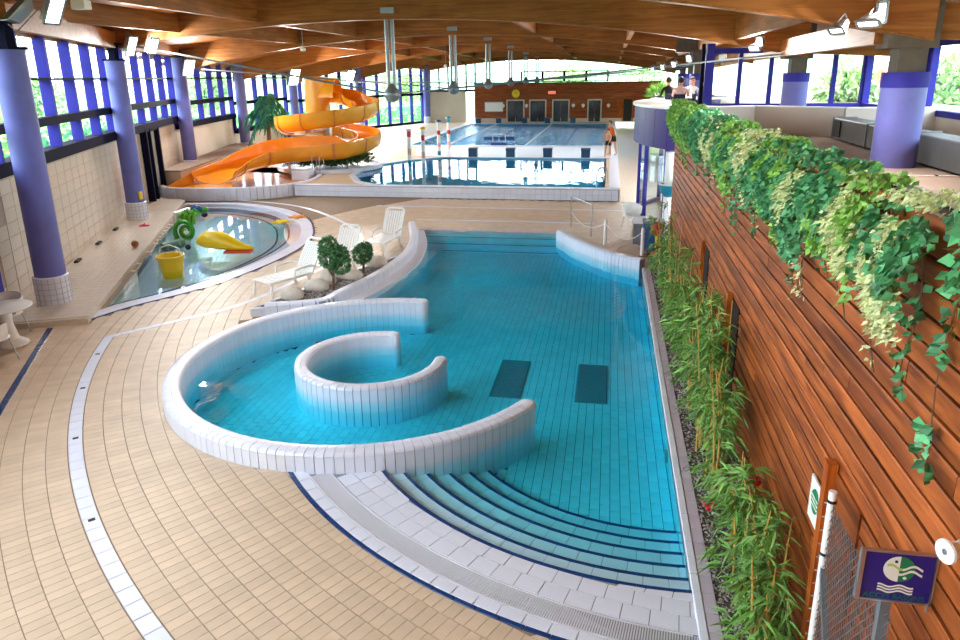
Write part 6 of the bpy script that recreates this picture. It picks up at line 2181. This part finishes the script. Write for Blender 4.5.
def regs(top, bottom, shoes='skin', arms='skin', legs=None):
    d = {'pelvis': bottom, 'waist': top, 'chest': top, 'neck': 'skin', 'head0': 'skin', 'head1': 'skin', 'head2': 'skin'}
    for s in 'LR':
        d['hip' + s] = bottom; d['knee' + s] = legs or 'skin'; d['ankle' + s] = shoes; d['toe' + s] = shoes
        d['sho' + s] = top; d['elb' + s] = arms; d['wri' + s] = 'skin'; d['fin' + s] = 'skin'
    return d
person('person', (.22, 39.2, .49), math.radians(-60), standing(.5, .6), regs('c_orange', 'c_black'), 'person in orange top and black shorts leaning forward by the middle pool', sc=1.02)
person('person', (-.05, 38.6, .49), math.radians(-20), standing(.1, .8), regs('skin', 'c_black'), 'bare-chested smaller person in dark trunks at the pool corner', sc=.80)
seats = [((2.05, 26.9), 200, 'c_black', 'c_black', 'person in black seated second from left on the balcony'), ((2.35, 26.1), 170, 'c_pink', 'c_navy', 'person in pale pink top seated with back to the pool on the balcony'),
         ((2.85, 27.55), 30, 'c_white', 'c_navy', 'person in white shirt seated at the balcony table'), ((3.05, 26.35), 100, 'c_navy', 'c_black', 'person in dark clothes seated at the right of the balcony')]
def cafe_chair(loc, rz, lab):
    t = thing('cafe_chair', lab, 'chair', loc, rz, 'dark balcony chairs')
    MB().cham((0, 0, .43), (.42, .42, .04), .01).build('seat', M['c_navy'], t)
    MB().cham((0, .21, .68), (.40, .03, .34), .01).build('backrest', M['c_navy'], t)
    for sx in (-1, 1):
        for sy in (-1, 1):
            MB().tube([(sx * .18, sy * .18, .42), (sx * .19, sy * .2, 0)], .012, 6).build('leg', M['galv'], t)
for (p, a, top, bot, lab) in seats:
    person('person', (p[0], p[1], 3.16), math.radians(a), seated(), regs(top, bot, 'c_black', top if top != 'c_pink' else 'skin', bot), lab)
    cafe_chair((p[0], p[1], 3.16), math.radians(a), 'dark chair under the ' + lab.split('seated')[0].strip() + ' on the balcony')
t = thing('cafe_table', 'round white table among the balcony people', 'table', (2.6, 26.75, 3.15))
MB().lathe([(0, .70), (.38, .70), (.38, .73), (0, .73)], 20).build('tabletop', M['plastic'], t, True); MB().lathe([(.2, 0), (.2, .02), (.03, .04), (.03, .7)], 14).build('pedestal', M['steel'], t, True)
t = thing('balcony_planter', 'leafy plant in a brown box planter at the balcony edge', 'planter', (1.75, 28.2, 3.4))
MB().box((0, 0, .2), (.55, .4, .4)).build('box', M['post_wood'], t)
rng = np.random.default_rng(9)
v = rng.normal(size=(300, 3)); v[:, 2] = np.abs(v[:, 2]) * 1.3; v /= np.linalg.norm(v, axis=1, keepdims=True)
leaf_cloud('foliage', v * .3 + np.array([0, 0, .45]), v, .25, .07, M['leaf_m'], 10, t)
MB().sweep([(x, y, 0) for x, y in arc_pts(DC, 4.2, a0, a1, 40)], [(-2.8, 3.05), (3.8, 3.05), (3.8, 3.15), (-2.8, 3.15)]).build('balcony_floor', M['terrace'], dr)

# ================================================================== outdoors
tag(slab_with_holes('lawn', [(-160, -60), (160, -60), (160, 220), (-160, 220)], [[(-27, -2.2), (12.5, -2.2), (12.5, 72.5), (-27, 72.5)]], -.35, M['lawn']), 'green lawn outside the hall', 'lawn', kind='structure')
def tree(loc, h, r, label, seed, name='garden_tree', nl=1500):
    t = thing(name, label, 'tree', loc, group='trees outside the windows')
    MB().tube([(0, 0, 0), (.1, .05, h * .3), (0, 0, h * .62)], [.2, .16, .08], 8).build('trunk', M['stem'], t, True)
    g = np.random.default_rng(seed)
    P_, D_ = [], []
    for k in range(9):
        c0 = np.array([g.normal() * r * .45, g.normal() * r * .45, h * g.uniform(.42, .85)])
        n = nl // 9
        v = g.normal(size=(n, 3)); v /= np.linalg.norm(v, axis=1, keepdims=True)
        P_.append(c0 + v * r * .55 * g.uniform(.5, 1, n)[:, None]); D_.append(v + g.normal(size=(n, 3)) * .5)
    leaf_cloud('crown', np.vstack(P_), np.vstack(D_), .55, .34, M['tree'], seed, t)
spots = [(-39, 10, 4.6, 1.8, 'nearest'), (-43, 25, 4.9, 2.0, 'second'), (-47, 38, 5.2, 2.2, 'third'), (-49, 54, 5.4, 2.4, 'fourth'), (-45, 76, 5.8, 2.6, 'fifth'), (-27, 92, 5.6, 2.8, 'sixth')]
for i, (x, y, h, r, w_) in enumerate(spots):
    tree((x, y, -.35), h, r, w_ + ' leafy tree from the left outside the curved window wall', 200 + i)
for i, (x, y, h, r, w_) in enumerate([(-6, 100, 6.0, 3.2, 'left'), (4, 104, 5.6, 3.4, 'right')]):
    tree((x, y, -.35), h, r, w_ + ' of two trees beyond the far window band', 220 + i)
for i, (x, y, h, r, w_) in enumerate([(12.3, 41, 5.6, 1.4, 'small round'), (18.5, 46, 6.2, 1.9, 'larger bushy'), (22, 24, 6.5, 2.2, 'distant')]):
    tree((x, y, -.35), h, r, w_ + ' tree outside the terrace windows', 230 + i)
hl = thing('hedge', 'clipped green hedge outside the left windows', 'hedge', (0, 0, -.35))
g = np.random.default_rng(3)
hp = spline([(-29, 2, 0), (-33, 16, 0), (-37, 32, 0), (-39, 50, 0), (-35, 68, 0), (-22, 86, 0)], 10)
P_ = []
for k in range(7000):
    q = hp[g.integers(0, len(hp) - 1)]
    P_.append((q[0] + g.normal() * .9, q[1] + g.uniform(-1.5, 1.5), g.uniform(.1, 2.0)))
leaf_cloud('foliage', np.array(P_), g.normal(size=(7000, 3)), .5, .32, M['tree'], 4, hl)
MB().sweep(hp, [(-.7, 0), (.7, 0), (.7, 1.7), (-.7, 1.7)]).build('hedge_core', M['leaf_d'], hl)
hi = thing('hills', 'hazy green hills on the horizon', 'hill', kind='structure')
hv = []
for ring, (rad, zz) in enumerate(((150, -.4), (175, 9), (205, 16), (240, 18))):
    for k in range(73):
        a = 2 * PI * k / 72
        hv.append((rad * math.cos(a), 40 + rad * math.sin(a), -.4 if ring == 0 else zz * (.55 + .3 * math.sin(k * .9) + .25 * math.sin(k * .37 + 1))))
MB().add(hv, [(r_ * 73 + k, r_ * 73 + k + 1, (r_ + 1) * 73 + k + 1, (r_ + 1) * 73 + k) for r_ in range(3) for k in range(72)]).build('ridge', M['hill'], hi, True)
def house(loc, sx, sy, h, rz, lab):
    t = thing('house', lab, 'house', loc, rz, 'pale houses outside')
    MB().box((0, 0, h / 2), (sx, sy, h)).build('wall', M['render_w'], t)
    MB().add([(-sx / 2 - .4, -sy / 2 - .4, h), (sx / 2 + .4, -sy / 2 - .4, h), (sx / 2 + .4, sy / 2 + .4, h), (-sx / 2 - .4, sy / 2 + .4, h), (-sx / 2 - .4, 0, h + 1.6), (sx / 2 + .4, 0, h + 1.6)],
             [(0, 1, 5, 4), (2, 3, 4, 5), (0, 4, 3), (1, 2, 5), (3, 2, 1, 0)]).build('roof', M['roof_t'], t)
    for k in range(4):
        f_ = MB().box((-sx / 2 + sx * (k + .5) / 4, -sy / 2 - .03, h * .6), (sx / 9, .08, 1.1)).build('window', M['plastic'], t)
        MB().box((-sx / 2 + sx * (k + .5) / 4, -sy / 2 - .08, h * .6), (sx / 9 - .15, .04, .95)).build('pane', M['door_glass'], f_)
house((30, 66, -.35), 16, 8, 3.6, .1, 'pale house with terracotta roof outside the terrace windows')
house((42, 46, -.35), 14, 8, 3.8, -.5, 'pale house with terracotta roof further right outside the terrace')
house((-48, 24, -.35), 9, 18, 4.2, .3, 'pale house behind the trees on the left')
